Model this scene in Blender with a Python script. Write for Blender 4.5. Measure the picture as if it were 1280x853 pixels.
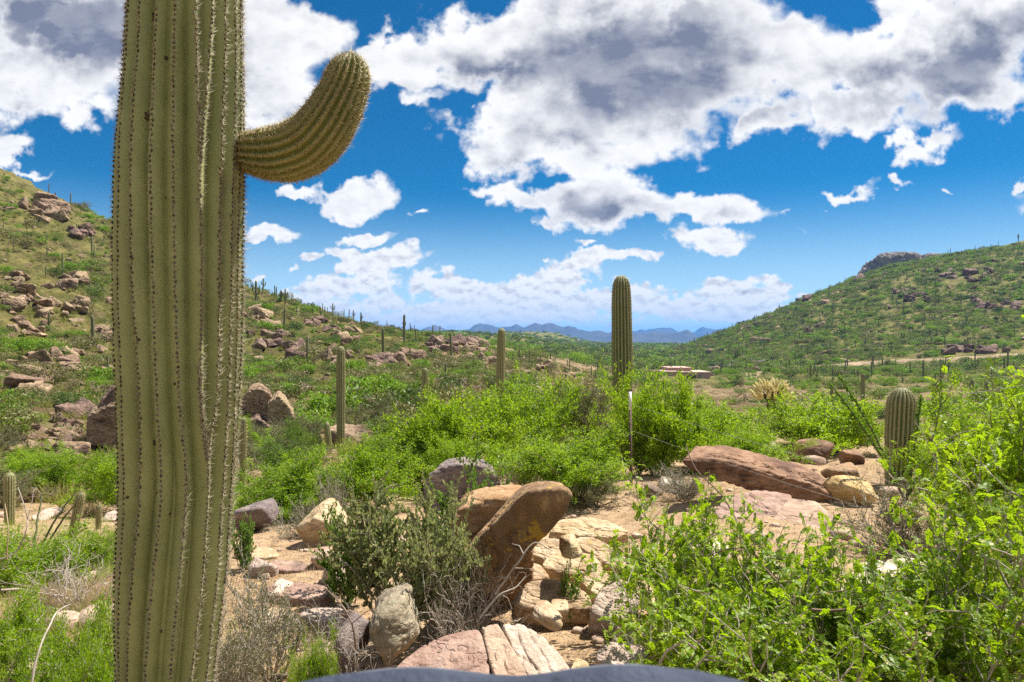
import bpy, bmesh, math, random
import numpy as np
from mathutils import Vector, Matrix, Euler

for o in list(bpy.data.objects):
    bpy.data.objects.remove(o, do_unlink=True)
scene = bpy.context.scene
COL = scene.collection
R = math.radians
rng = np.random.default_rng(11)
random.seed(11)

# ------------------------------------------------------------------ camera
F = 853.333            # focal length in photo pixels (24 mm on 36 mm, 1280 wide)
CU, CV, EYE = 640.0, 426.5, 1.6
cam = bpy.data.cameras.new('camera')
cam.lens = 24.0
cam.sensor_width = 36.0
cam.clip_start = 0.02
cam.clip_end = 60000.0
cam.dof.use_dof = True
cam.dof.focus_distance = 3.2
cam.dof.aperture_fstop = 14.0
camo = bpy.data.objects.new('camera', cam)
camo.location = (0, 0, EYE)
camo.rotation_euler = (R(90), 0, 0)
COL.objects.link(camo)
scene.camera = camo

# ------------------------------------------------------------------ light
SUN_AZ, SUN_EL = R(57), R(60)         # azimuth clockwise from +Y
sun = bpy.data.lights.new('sun', 'SUN')
sun.energy = 5.0
sun.angle = R(0.53)
sun.color = (1.0, 0.95, 0.87)
suno = bpy.data.objects.new('sun', sun)
sdir = Vector((math.sin(SUN_AZ) * math.cos(SUN_EL), math.cos(SUN_AZ) * math.cos(SUN_EL), math.sin(SUN_EL)))
suno.rotation_euler = sdir.to_track_quat('Z', 'Y').to_euler()
COL.objects.link(suno)

scene.view_settings.view_transform = 'Standard'
scene.view_settings.look = 'None'
scene.view_settings.gamma = 1.0
scene.view_settings.exposure = 1.05
scene.view_settings.use_curve_mapping = False
scene.render.engine = 'CYCLES'
cy = scene.cycles
cy.max_bounces = 6
cy.diffuse_bounces = 3
cy.glossy_bounces = 2
cy.transmission_bounces = 4
cy.transparent_max_bounces = 4
cy.volume_bounces = 0
cy.sample_clamp_indirect = 4.0
cy.caustics_reflective = False
cy.caustics_refractive = False
cy.use_denoising = False
cy.denoiser = 'OPENIMAGEDENOISE'
cy.denoising_input_passes = 'RGB_ALBEDO_NORMAL'
cy.denoising_prefilter = 'ACCURATE'


class NT:
    """small helper for building node trees"""
    def __init__(s, tree):
        s.t = tree
        s.t.nodes.clear()

    def n(s, kind, ins=None, **props):
        nd = s.t.nodes.new(kind)
        for k, v in props.items():
            setattr(nd, k, v)
        for k, v in (ins or {}).items():
            s.put(nd.inputs[k], v)
        return nd

    def put(s, sock, v):
        if v is None:
            return
        if isinstance(v, bpy.types.NodeSocket):
            s.t.links.new(v, sock)
        elif isinstance(v, bpy.types.Node):
            s.t.links.new(v.outputs[0], sock)
        else:
            if isinstance(v, tuple) and len(v) == 3 and sock.type == 'RGBA':
                v = (*v, 1.0)
            sock.default_value = v

    def m(s, op, a, b=None, c=None, clamp=False):
        nd = s.t.nodes.new('ShaderNodeMath')
        nd.operation = op
        nd.use_clamp = clamp
        for i, x in enumerate((a, b, c)):
            if x is not None:
                s.put(nd.inputs[i], x)
        return nd.outputs[0]

    def vm(s, op, a, b=None, scale=None):
        nd = s.t.nodes.new('ShaderNodeVectorMath')
        nd.operation = op
        s.put(nd.inputs[0], a)
        if b is not None:
            s.put(nd.inputs[1], b)
        if scale is not None:
            s.put(nd.inputs['Scale'], scale)
        return nd.outputs['Value'] if op in ('LENGTH', 'DOT_PRODUCT', 'DISTANCE') else nd.outputs[0]

    def sstep(s, x, a, b, lo=0.0, hi=1.0):
        nd = s.t.nodes.new('ShaderNodeMapRange')
        nd.interpolation_type = 'SMOOTHSTEP'
        s.put(nd.inputs['Value'], x)
        s.put(nd.inputs['From Min'], a)
        s.put(nd.inputs['From Max'], b)
        s.put(nd.inputs['To Min'], lo)
        s.put(nd.inputs['To Max'], hi)
        return nd.outputs[0]

    def noise(s, vec, scale, detail=4.0, rough=0.55, dist=0.0, out=0):
        nd = s.t.nodes.new('ShaderNodeTexNoise')
        if vec is not None:
            s.put(nd.inputs['Vector'], vec)
        nd.inputs['Scale'].default_value = scale
        nd.inputs['Detail'].default_value = detail
        nd.inputs['Roughness'].default_value = rough
        nd.inputs['Distortion'].default_value = dist
        return nd.outputs[out]

    def mix(s, f, a, b, blend='MIX'):
        nd = s.t.nodes.new('ShaderNodeMix')
        nd.data_type = 'RGBA'
        nd.blend_type = blend
        s.put(nd.inputs[0], f)
        s.put(nd.inputs[6], a)
        s.put(nd.inputs[7], b)
        return nd.outputs[2]


# ------------------------------------------------------------------ sky with clouds
# cloud banks as ellipses on the sky, in hundreds of photo pixels about the middle of the frame:
# (u, v, half width, half height, tilt in degrees, weight)
CLOUDS = [
    # the big cloud over the middle
    (515, 72, 60, 40, 12, 1.0), (610, 66, 115, 60, 0, 1.0), (740, 70, 170, 110, -5, 1.1), (885, 55, 95, 95, 0, 1.0),
    (690, 150, 120, 60, -8, 1.0), (640, 193, 80, 32, -8, .8), (820, 125, 130, 65, -25, 1.0), (740, 195, 90, 32, -5, .75),
    (530, 118, 50, 18, 30, .5), (572, 145, 18, 12, 0, .5),
    # upper right
    (985, 75, 95, 70, 0, .95), (1090, 85, 75, 65, 0, .95), (1190, 55, 130, 85, -18, 1.05), (1085, 140, 120, 36, -10, .8),
    (960, 150, 75, 28, -20, .7), (1260, 30, 90, 60, 0, 1.0), (1262, 115, 55, 26, -28, .75), (915, 178, 22, 12, 0, .4),
    # below the big cloud
    (600, 238, 45, 13, 8, .6), (650, 250, 50, 22, 5, .75), (735, 250, 75, 40, 5, .95), (800, 250, 55, 30, 5, .8), (885, 262, 90, 22, 3, .9), (820, 262, 60, 20, 3, .8),
    (690, 280, 40, 12, 8, .6), (890, 300, 75, 18, 3, .75), (880, 290, 30, 14, -10, .6),
    # single small ones, right
    (1160, 184, 62, 23, -25, .85), (1057, 246, 52, 11, -4, .75), (1122, 238, 24, 10, -5, .6), (1178, 238, 20, 8, 0, .5), (1278, 226, 24, 10, -25, .6),
    (985, 270, 14, 5, -30, .35), (1240, 158, 12, 8, 0, .4), (1035, 268, 10, 5, 0, .35),
    # small ones right of the large cactus
    (440, 254, 42, 24, -8, .9), (375, 246, 38, 10, 0, .7), (335, 293, 44, 13, 5, .8), (458, 297, 46, 10, 0, .75), (430, 312, 36, 8, 5, .65),
    (385, 320, 24, 8, -6, .65), (480, 323, 60, 14, -6, .85), (362, 339, 20, 9, -10, .55), (322, 346, 24, 11, 0, .6), (522, 268, 20, 6, -10, .45),
    # upper left
    (40, 85, 130, 60, 12, 1.0), (120, 30, 190, 60, 8, 1.1), (330, 45, 110, 62, 0, 1.0), (405, 40, 45, 48, 0, .9), (330, 125, 75, 42, 0, .9), (120, 130, 50, 36, 20, .7),
    (10, 182, 46, 22, 10, .8), (38, 218, 52, 9, 10, .55), (250, 70, 90, 80, 0, 1.0),
    # banks over the horizon
    (440, 358, 75, 22, -6, 0.67), (400, 385, 110, 24, 0, 0.59), (480, 378, 60, 26, 0, 0.55), (545, 340, 35, 14, 0, 0.50), (575, 362, 70, 22, 12, 0.76), (640, 372, 80, 26, 0, 0.76), (700, 350, 60, 24, -10, 0.76),
    (730, 326, 60, 14, -8, 0.72), (780, 320, 55, 9, -3, 0.67), (760, 375, 110, 24, 0, 0.67), (600, 395, 200, 22, 0, 0.63), (850, 388, 110, 20, 0, 0.67), (915, 366, 52, 20, -8, 0.76),
    (960, 362, 50, 18, 0, 0.76), (1012, 366, 26, 9, 0, 0.59), (890, 352, 26, 12, -20, 0.59), (940, 390, 90, 18, 0, 0.59),
    (686, 325, 17, 5, -5, 0.50), (732, 305, 15, 5, 0, 0.50), (877, 343, 11, 4, 0, 0.38), (768, 352, 15, 5, 0, 0.42),
]
SHADES = [   # grey undersides
    (800, 75, 150, 85, -10, 1.0), (640, 85, 110, 35, -15, .8), (880, 120, 80, 60, -20, .7), (700, 170, 90, 25, -10, .65),
    (1190, 85, 140, 48, -20, 1.0), (1050, 85, 50, 40, 0, .45), (100, 30, 190, 55, 10, .95), (300, 100, 70, 40, 0, .55),
    (745, 262, 95, 28, 3, .75), (900, 270, 60, 8, 0, .5), (960, 135, 70, 32, -20, .6), (30, 128, 70, 22, 8, .5), (1120, 145, 70, 16, -8, .5), (640, 200, 60, 16, -8, .5),
    (250, 60, 90, 80, 0, .5),
]

world = bpy.data.worlds.new('World')
scene.world = world
world.use_nodes = True

def cloud_group():
    g = bpy.data.node_groups.new('cloud_density', 'ShaderNodeTree')
    g.interface.new_socket('P', in_out='INPUT', socket_type='NodeSocketVector')
    g.interface.new_socket('D', in_out='OUTPUT', socket_type='NodeSocketFloat')
    g.interface.new_socket('S', in_out='OUTPUT', socket_type='NodeSocketFloat')
    t = NT(g)
    gi = t.n('NodeGroupInput')
    p = gi.outputs[0]
    sep = t.n('ShaderNodeSeparateXYZ', {0: p})
    hgt = t.m('ABSOLUTE', sep.outputs[1])
    k = t.sstep(hgt, 0.2, 3.2, 0.30, 1.0)                 # billows shrink towards the horizon
    w1 = t.vm('SUBTRACT', t.noise(p, 0.75, 2.0, 0.5, out=1), (0.5, 0.5, 0.5))
    w2 = t.vm('SUBTRACT', t.noise(p, 2.4, 4.0, 0.56, out=1), (0.5, 0.5, 0.5))
    w = t.vm('ADD', t.vm('MULTIPLY', w1, (1.0, 0.55, 0)), t.vm('MULTIPLY', w2, (1.15, 0.85, 0)))
    q = t.vm('ADD', p, t.vm('SCALE', w, scale=k))
    def field(lst, grow):
        acc = None
        for (u, v, a, b, rot, wt) in lst:
            mp = t.n('ShaderNodeMapping', {0: q}, vector_type='TEXTURE')
            mp.inputs['Location'].default_value = ((u - CU) / 100, (CV - v) / 100, 0)
            mp.inputs['Rotation'].default_value = (0, 0, R(-rot))
            mp.inputs['Scale'].default_value = (a * grow / 100, b * grow / 100, 1)
            gr = t.n('ShaderNodeTexGradient', {0: mp}, gradient_type='SPHERICAL')
            x = t.m('MULTIPLY', gr.outputs[1], wt)
            acc = x if acc is None else t.m('SMOOTH_MAX', acc, x, 0.12)
        return acc
    d = field(CLOUDS, 1.50)
    s = field(SHADES, 1.65)
    nf = t.n('ShaderNodeMix', {0: t.sstep(hgt, 0.5, 2.2), 2: t.noise(p, 7.0, 5.0, 0.57), 3: t.noise(p, 2.4, 5.0, 0.52)}).outputs[0]
    nb = t.noise(t.vm('MULTIPLY', p, (1.0, 1.5, 1.0)), 1.3, 3.0, 0.55)
    amp = t.sstep(hgt, 0.1, 2.5, 0.50, 0.78)
    d = t.m('ADD', d, t.m('MULTIPLY', t.m('SUBTRACT', nf, 0.5), amp))
    d = t.m('ADD', d, t.m('MULTIPLY', t.m('SUBTRACT', nb, 0.53), 0.75))
    go = t.n('NodeGroupOutput')
    t.put(go.inputs[0], d)
    t.put(go.inputs[1], s)
    return g

t = NT(world.node_tree)
tc = t.n('ShaderNodeTexCoord')
dirv = tc.outputs['Generated']
sx = t.n('ShaderNodeSeparateXYZ', {0: dirv})
X, Y, Z = sx.outputs
yc = t.m('MAXIMUM', t.m('ABSOLUTE', Y), 0.12)
pa = t.m('MULTIPLY', t.m('DIVIDE', X, yc), F / 100)
pb = t.m('MULTIPLY', t.m('DIVIDE', Z, yc), F / 100)
P = t.n('ShaderNodeCombineXYZ', {0: pa, 1: pb, 2: 0.0}).outputs[0]
cg = cloud_group()
g1 = t.n('ShaderNodeGroup', node_tree=cg); t.put(g1.inputs[0], P)
hgt = t.m('ABSOLUTE', pb)
up = t.n('ShaderNodeCombineXYZ', {0: t.sstep(hgt, 0.1, 3.5, 0.02, 0.10), 1: t.sstep(hgt, 0.1, 3.5, 0.06, 0.22), 2: 0.0}).outputs[0]
D, S = g1.outputs[0], g1.outputs[1]
P3 = t.vm('MULTIPLY', P, (0.8, 1.3, 1.0))
U3 = t.vm('MULTIPLY', t.vm('ADD', P, up), (0.8, 1.3, 1.0))
NRa = t.m('SUBTRACT', t.noise(U3, 2.0, 4.0, 0.55), t.noise(P3, 2.0, 4.0, 0.55))
NRb = t.m('SUBTRACT', t.noise(U3, 7.0, 3.0, 0.55), t.noise(P3, 7.0, 3.0, 0.55))
NR = t.n('ShaderNodeMix', {0: t.sstep(hgt, 0.5, 2.2), 2: NRb, 3: NRa}).outputs[0]
# clouds elsewhere in the sky (overhead, to the sides and behind)
away = t.m('MAXIMUM', t.sstep(Y, 0.45, 0.25), t.sstep(pb, 4.6, 6.5))
ovh = t.n('ShaderNodeVectorMath', {0: dirv}, operation='DIVIDE')
zz = t.m('ADD', t.m('MAXIMUM', Z, 0.0), 0.22)
t.put(ovh.inputs[1], t.n('ShaderNodeCombineXYZ', {0: zz, 1: zz, 2: zz}).outputs[0])
no = t.noise(ovh.outputs[0], 1.7, 7.0, 0.58)
D2 = t.m('MULTIPLY', t.m('SUBTRACT', no, 0.36), 2.6)
Dm = t.n('ShaderNodeMix', {0: away, 2: D, 3: D2}).outputs[0]
alpha = t.sstep(Dm, 0.24, t.sstep(hgt, 0.3, 3.0, 0.37, 0.50))
relief = t.m('MULTIPLY', t.m('MAXIMUM', t.m('ADD', NR, 0.04), 0.0), 2.2)
soft = t.noise(P, 1.6, 5.0, 0.6)
thick = t.sstep(Dm, 0.45, 0.95)
sh = t.m('MULTIPLY', t.sstep(S, 0.0, 0.75), t.sstep(t.m('ADD', t.m('MULTIPLY', soft, 0.8), t.m('MULTIPLY', S, 1.0)), 0.30, 1.05))
sh = t.m('MULTIPLY', sh, t.sstep(Dm, 0.30, 0.75))
low = t.sstep(pb, 0.9, 0.1)
mott = t.sstep(t.noise(P3, 1.1, 5.0, 0.55), 0.25, 0.75, 0.62, 0.98)
grey = t.m('ADD', t.m('ADD', t.m('MULTIPLY', relief, t.sstep(hgt, 0.5, 2.2, 0.8, 0.45)), t.m('MULTIPLY', sh, mott)), t.m('MULTIPLY', thick, 0.06))
grey = t.m('MULTIPLY', grey, t.m('SUBTRACT', 1.0, t.m('MULTIPLY', low, 0.35)), clamp=True)
ccol = t.mix(grey, (1.0, 1.0, 1.0), (0.205, 0.23, 0.32))
ccol = t.mix(t.m('MULTIPLY', low, 0.45), ccol, (0.60, 0.74, 0.90))
sky = t.n('ShaderNodeTexSky', sky_type='NISHITA', sun_disc=False)
sky.sun_elevation = SUN_EL
sky.sun_rotation = SUN_AZ
sky.altitude = 900
sky.air_density = 1.0
sky.dust_density = 0.0
sky.ozone_density = 3.0
tint = t.mix(1.0, sky.outputs[0], (0.08, 0.74, 1.10), 'MULTIPLY')
tint = t.mix(t.sstep(Z, 0.22, -0.02, 0.0, 0.95), tint, (9.0, 12.0, 14.0))
bg1 = t.n('ShaderNodeBackground', {0: tint, 1: 0.041})
bg2 = t.n('ShaderNodeBackground', {0: ccol, 1: 0.51})
mx = t.n('ShaderNodeMixShader', {0: alpha, 1: bg1.outputs[0], 2: bg2.outputs[0]})
wo = t.n('ShaderNodeOutputWorld', {0: mx.outputs[0]})
world.cycles.sampling_method = 'MANUAL'
world.cycles.sample_map_resolution = 512

# ------------------------------------------------------------------ numeric helpers
_perm = np.random.default_rng(5).permutation(256)
_perm = np.concatenate([_perm, _perm, _perm])
_gr = np.random.default_rng(6).normal(size=(256, 3))
_gr /= np.linalg.norm(_gr, axis=1, keepdims=True)

def perlin(x, y, z=0.0):
    x, y, z = np.broadcast_arrays(np.asarray(x, float), np.asarray(y, float), np.asarray(z, float))
    xi, yi, zi = np.floor(x).astype(int), np.floor(y).astype(int), np.floor(z).astype(int)
    xf, yf, zf = x - xi, y - yi, z - zi
    f = lambda t: t * t * t * (t * (t * 6 - 15) + 10)
    u, v, w = f(xf), f(yf), f(zf)
    def g(i, j, k):
        h = _perm[_perm[_perm[(xi + i) & 255] + ((yi + j) & 255)] + ((zi + k) & 255)]
        gr = _gr[h]
        return gr[..., 0] * (xf - i) + gr[..., 1] * (yf - j) + gr[..., 2] * (zf - k)
    l = lambda a, b, t: a + (b - a) * t
    return l(l(l(g(0, 0, 0), g(1, 0, 0), u), l(g(0, 1, 0), g(1, 1, 0), u), v),
             l(l(g(0, 0, 1), g(1, 0, 1), u), l(g(0, 1, 1), g(1, 1, 1), u), v), w) * 1.6

def fbm(x, y, z=0.0, octaves=4, gain=0.5, lac=2.03):
    a, s, tot = 1.0, 0.0, 0.0
    x, y, z = np.asarray(x, float), np.asarray(y, float), np.asarray(z, float)
    for i in range(octaves):
        s = s + a * perlin(x + 17.3 * i, y - 9.1 * i, z + 4.7 * i)
        tot += a
        a *= gain
        x, y, z = x * lac, y * lac, z * lac
    return s / tot

def sst(a, b, x):
    t = np.clip((np.asarray(x, float) - a) / (b - a), 0, 1)
    return t * t * (3 - 2 * t)

def P3(u, v, y):
    """the point of the place that stands y metres ahead of the viewpoint in direction (u, v)"""
    return np.array(((u - CU) / F * y, y, EYE - (v - CV) / F * y))

# ------------------------------------------------------------------ mesh helpers
def mesh_np(name, verts, faces, mats=(), smooth=False, mat_idx=None, n=None):
    """verts (N,3); faces: (M,k) array or list of such arrays"""
    me = bpy.data.meshes.new(name)
    verts = np.asarray(verts, np.float32)
    fl = faces if isinstance(faces, list) else [faces]
    fl = [np.asarray(f, np.int32) for f in fl if len(f)]
    loops = np.concatenate([f.ravel() for f in fl]) if fl else np.zeros(0, np.int32)
    sizes = np.concatenate([np.full(len(f), f.shape[1], np.int32) for f in fl]) if fl else np.zeros(0, np.int32)
    starts = np.concatenate([[0], np.cumsum(sizes)[:-1]]).astype(np.int32) if len(sizes) else sizes
    me.vertices.add(len(verts))
    me.vertices.foreach_set('co', verts.ravel())
    me.loops.add(len(loops))
    me.loops.foreach_set('vertex_index', loops)
    me.polygons.add(len(sizes))
    me.polygons.foreach_set('loop_start', starts)
    if smooth:
        me.polygons.foreach_set('use_smooth', np.ones(len(sizes), bool))
    for m in mats if isinstance(mats, (list, tuple)) else (mats,):
        me.materials.append(m)
    if mat_idx is not None:
        me.polygons.foreach_set('material_index', np.asarray(mat_idx, np.int32))
    me.update(calc_edges=True)
    me.validate()
    return me

def add_attr(me, name, vals):
    a = me.attributes.new(name, 'FLOAT', 'POINT')
    a.data.foreach_set('value', np.asarray(vals, np.float32))

def obj(name, me, parent=None, loc=None, rot=None, scale=None):
    o = bpy.data.objects.new(name, me)
    COL.objects.link(o)
    if parent is not None:
        o.parent = parent
    if loc is not None:
        o.location = [float(a) for a in loc]
    if rot is not None:
        o.rotation_euler = rot
    if scale is not None:
        o.scale = (scale,) * 3 if isinstance(scale, (int, float, np.floating)) else scale
    return o

def tag(o, label, cat, group=None, kind=None):
    if label:
        o['label'] = label
    if cat:
        o['category'] = cat
    if group:
        o['group'] = group
    if kind:
        o['kind'] = kind
    return o

def empty(name, loc, rz=0.0, scale=1.0):
    o = bpy.data.objects.new(name, None)
    o.empty_display_size = 0.2
    COL.objects.link(o)
    o.location = [float(a) for a in loc]
    o.rotation_euler = (0, 0, rz)
    o.scale = (scale,) * 3 if isinstance(scale, (int, float, np.floating)) else scale
    return o

def copy_tree(src, loc, rz, scale, label, cat, group=None):
    """a copy of a thing and of each of its parts; mesh data is shared"""
    r = src.copy()
    COL.objects.link(r)
    r.location = [float(a) for a in loc]
    r.rotation_euler = rz if isinstance(rz, (tuple, list)) else (0, 0, rz)
    r.scale = (scale,) * 3 if isinstance(scale, (int, float, np.floating)) else scale
    for k in ('group', 'kind'):
        if k in r:
            del r[k]
    tag(r, label, cat, group)
    for ch in src.children:
        c = ch.copy()
        COL.objects.link(c)
        c.parent = r
        for g in ch.children:
            d = g.copy()
            COL.objects.link(d)
            d.parent = c
    return r

def orient(d):
    """two unit vectors perpendicular to each row of d (N,3)"""
    d = d / np.maximum(np.linalg.norm(d, axis=1, keepdims=True), 1e-9)
    ref = np.where(np.abs(d[:, 2:3]) < 0.9, np.array([[0, 0, 1.0]]), np.array([[1.0, 0, 0]]))
    a = np.cross(ref, d)
    a /= np.maximum(np.linalg.norm(a, axis=1, keepdims=True), 1e-9)
    return d, a, np.cross(d, a)

def tubes(p0, p1, r0, r1, sides=5):
    """straight tapered pieces as one vert/face block"""
    p0, p1 = np.asarray(p0, float), np.asarray(p1, float)
    r0, r1 = np.asarray(r0, float), np.asarray(r1, float)
    n = len(p0)
    d, a, b = orient(p1 - p0)
    ang = np.arange(sides) * 2 * np.pi / sides
    ring = np.cos(ang)[None, :, None] * a[:, None, :] + np.sin(ang)[None, :, None] * b[:, None, :]
    v = np.concatenate([p0[:, None] + ring * r0[:, None, None], p1[:, None] + ring * r1[:, None, None]], 1)
    i = np.arange(sides)
    j = (i + 1) % sides
    f = np.stack([i, j, j + sides, i + sides], 1)
    faces = (f[None] + (np.arange(n) * 2 * sides)[:, None, None]).reshape(-1, 4)
    return v.reshape(-1, 3), faces

def curve_tube(pts, rad, sides=6, cap=True):
    """one bent tapered tube through pts"""
    pts = np.asarray(pts, float)
    n = len(pts)
    rad = np.broadcast_to(np.asarray(rad, float), (n,))
    tan = np.gradient(pts, axis=0)
    tan /= np.linalg.norm(tan, axis=1, keepdims=True)
    a = np.cross(tan[0], [0.3, 0.2, 0.93]); a /= np.linalg.norm(a)
    vs = []
    ang = np.arange(sides) * 2 * np.pi / sides
    for i in range(n):
        a = a - tan[i] * np.dot(a, tan[i]); a /= np.linalg.norm(a)
        b = np.cross(tan[i], a)
        vs.append(pts[i] + rad[i] * (np.cos(ang)[:, None] * a + np.sin(ang)[:, None] * b))
    v = np.concatenate(vs)
    i = np.arange(sides); j = (i + 1) % sides
    f = np.concatenate([np.stack([i, j, j + sides, i + sides], 1) + k * sides for k in range(n - 1)])
    return v, f

def cat_geo(parts):
    vs, fs, k = [], [], 0
    for v, f in parts:
        vs.append(v); fs.append(np.asarray(f) + k); k += len(v)
    return np.concatenate(vs), np.concatenate(fs)

LEAF = {
    'diamond': (np.array([[0, 0], [.5, -.5], [1, 0], [.5, .5]]), [[0, 1, 2, 3]]),
    'oval': (np.array([[0, 0], [.22, -.42], [.65, -.5], [1, -.08], [1, .08], [.65, .5], [.22, .42]]), [[0, 1, 2, 3, 4, 5, 6]]),
    'blade': (np.array([[0, -.5], [1, 0], [0, .5]]), [[0, 1, 2]]),
}

def leaf_geo(pos, axis, nrm, L, W, shape='diamond', cup=0.0):
    """flat leaves; pos base, axis growth direction, nrm rough facing"""
    n = len(pos)
    axis = axis / np.maximum(np.linalg.norm(axis, axis=1, keepdims=True), 1e-9)
    side = np.cross(nrm, axis)
    side /= np.maximum(np.linalg.norm(side, axis=1, keepdims=True), 1e-9)
    up = np.cross(axis, side)
    tpl, fc = LEAF[shape]
    L = np.broadcast_to(L, (n,)); W = np.broadcast_to(W, (n,))
    v = pos[:, None] + axis[:, None] * (tpl[None, :, 0:1] * L[:, None, None]) + side[:, None] * (tpl[None, :, 1:2] * W[:, None, None])
    if cup:
        v = v + up[:, None] * (np.abs(tpl[None, :, 1:2]) * cup * W[:, None, None])
    fc = np.array(fc)
    f = (fc[None] + (np.arange(n) * len(tpl))[:, None, None]).reshape(-1, fc.shape[1])
    return v.reshape(-1, 3), f

def rdir(n, up=0.0, r=rng):
    d = r.normal(size=(n, 3))
    d /= np.linalg.norm(d, axis=1, keepdims=True)
    d[:, 2] += up
    return d / np.linalg.norm(d, axis=1, keepdims=True)

# ------------------------------------------------------------------ materials
def new_mat(name):
    m = bpy.data.materials.new(name)
    m.use_nodes = True
    return m, NT(m.node_tree)

def leaf_mat(name, dark, light, trans=(0.25, 0.45, 0.02), tw=0.4, rough=0.5, dry=None, dry_frac=0.06, spec=0.3):
    m, t = new_mat(name)
    geo = t.n('ShaderNodeNewGeometry')
    oi = t.n('ShaderNodeObjectInfo')
    ri = geo.outputs['Random Per Island']
    f = t.m('ADD', t.m('MULTIPLY', ri, 0.75), t.m('MULTIPLY', oi.outputs['Random'], 0.35), clamp=True)
    c = t.mix(f, dark, light)
    if dry is not None:
        c = t.mix(t.m('LESS_THAN', t.m('FRACT', t.m('MULTIPLY', ri, 37.7)), dry_frac), c, dry)
    pb = t.n('ShaderNodeBsdfPrincipled', {'Base Color': c, 'Roughness': rough, 'Specular IOR Level': spec})
    tr = t.n('ShaderNodeBsdfTranslucent', {0: t.mix(f, tuple(x * 0.75 for x in trans), trans)})
    mx = t.n('ShaderNodeMixShader', {0: tw, 1: pb.outputs[0], 2: tr.outputs[0]})
    t.n('ShaderNodeOutputMaterial', {0: mx.outputs[0]})
    return m

def plain_mat(name, c1, c2, scale=20.0, rough=0.8, bump=0.3, bscale=60.0, spec=0.2, bdist=0.01, detail=5.0):
    m, t = new_mat(name)
    co = t.n('ShaderNodeTexCoord').outputs['Object']
    oi = t.n('ShaderNodeObjectInfo')
    f = t.sstep(t.noise(co, scale, detail), 0.3, 0.7)
    f = t.m('ADD', t.m('MULTIPLY', f, 0.8), t.m('MULTIPLY', oi.outputs['Random'], 0.2))
    c = t.mix(f, c1, c2)
    b = t.n('ShaderNodeBump', {'Height': t.noise(co, bscale, 4.0), 'Strength': bump, 'Distance': bdist})
    pb = t.n('ShaderNodeBsdfPrincipled', {'Base Color': c, 'Roughness': rough, 'Specular IOR Level': spec, 'Normal': b.outputs[0]})
    t.n('ShaderNodeOutputMaterial', {0: pb.outputs[0]})
    return m

def rock_mat(name, base, pale, varnish, lichen=None, vamt=0.5, lamt=0.2, streak=(1.0, 1.0, 3.0), scale=1.0, crack=1.0):
    """weathered granite: pale grain, dark varnish in patches, bedding streaks, cracks, lichen"""
    m, t = new_mat(name)
    tcn = t.n('ShaderNodeTexCoord')
    oi = t.n('ShaderNodeObjectInfo')
    co = t.vm('ADD', tcn.outputs['Object'], t.vm('SCALE', t.n('ShaderNodeCombineXYZ', {0: oi.outputs['Random'], 1: oi.outputs['Random'], 2: 0.3}).outputs[0], scale=31.0))
    co = t.vm('SCALE', co, scale=scale)
    st = t.vm('MULTIPLY', co, streak)
    n1 = t.noise(co, 1.6, 5.0, 0.6)
    n2 = t.noise(st, 5.0, 6.0, 0.65, 0.4)
    n3 = t.noise(co, 60.0, 3.0, 0.7)
    c = t.mix(t.sstep(n2, 0.35, 0.68), base, pale)
    vr = t.m('ADD', t.m('MULTIPLY', n1, 0.6), t.m('MULTIPLY', t.noise(st, 2.2, 6.0, 0.65), 0.5))
    vr = t.sstep(vr, 0.66 - 0.24 * vamt, 0.78 - 0.2 * vamt)
    c = t.mix(t.m('MULTIPLY', vr, 0.85), c, varnish)
    if lichen is not None:
        nl = t.m('ADD', t.m('MULTIPLY', t.noise(co, 3.0, 3.0), 0.6), t.m('MULTIPLY', t.noise(co, 17.0, 5.0, 0.7), 0.5))
        c = t.mix(t.sstep(nl, 0.70 - 0.3 * lamt, 0.74 - 0.3 * lamt, 0.0, 0.85), c, lichen)
    c = t.mix(t.sstep(n3, 0.3, 0.75, 0.0, 0.35), c, tuple(x * 0.55 for x in base))
    hv = t.n('ShaderNodeHueSaturation', {'Hue': t.m('ADD', 0.488, t.m('MULTIPLY', oi.outputs['Random'], 0.024)), 'Saturation': 1.0, 'Value': t.m('ADD', 0.85, t.m('MULTIPLY', oi.outputs['Random'], 0.3)), 'Fac': 1.0, 'Color': c})
    vo = t.n('ShaderNodeTexVoronoi', {'Vector': t.vm('ADD', st, t.vm('SCALE', t.noise(co, 4.0, 3.0, out=1), scale=0.9)), 'Scale': 1.7}, feature='DISTANCE_TO_EDGE')
    cr = t.m('MAXIMUM', t.sstep(vo.outputs['Distance'], 0.0, 0.03), t.sstep(t.noise(co, 0.9, 3.0, 0.6), 0.44, 0.56))
    h = t.m('ADD', t.m('MULTIPLY', n2, 0.6), t.m('MULTIPLY', n3, 0.12))
    h = t.m('ADD', h, t.m('MULTIPLY', t.noise(st, 18.0, 5.0, 0.65), 0.25))
    h = t.m('ADD', h, t.m('MULTIPLY', cr, 0.16 * crack))
    h = t.m('ADD', h, t.m('MULTIPLY', t.noise(co, 8.0, 8.0, 0.7), 0.55))
    b = t.n('ShaderNodeBump', {'Height': h, 'Strength': 0.9, 'Distance': 0.06 / scale})
    pb = t.n('ShaderNodeBsdfPrincipled', {'Base Color': hv.outputs[0], 'Roughness': 0.85, 'Specular IOR Level': 0.2, 'Normal': b.outputs[0]})
    t.n('ShaderNodeOutputMaterial', {0: pb.outputs[0]})
    return m

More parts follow.
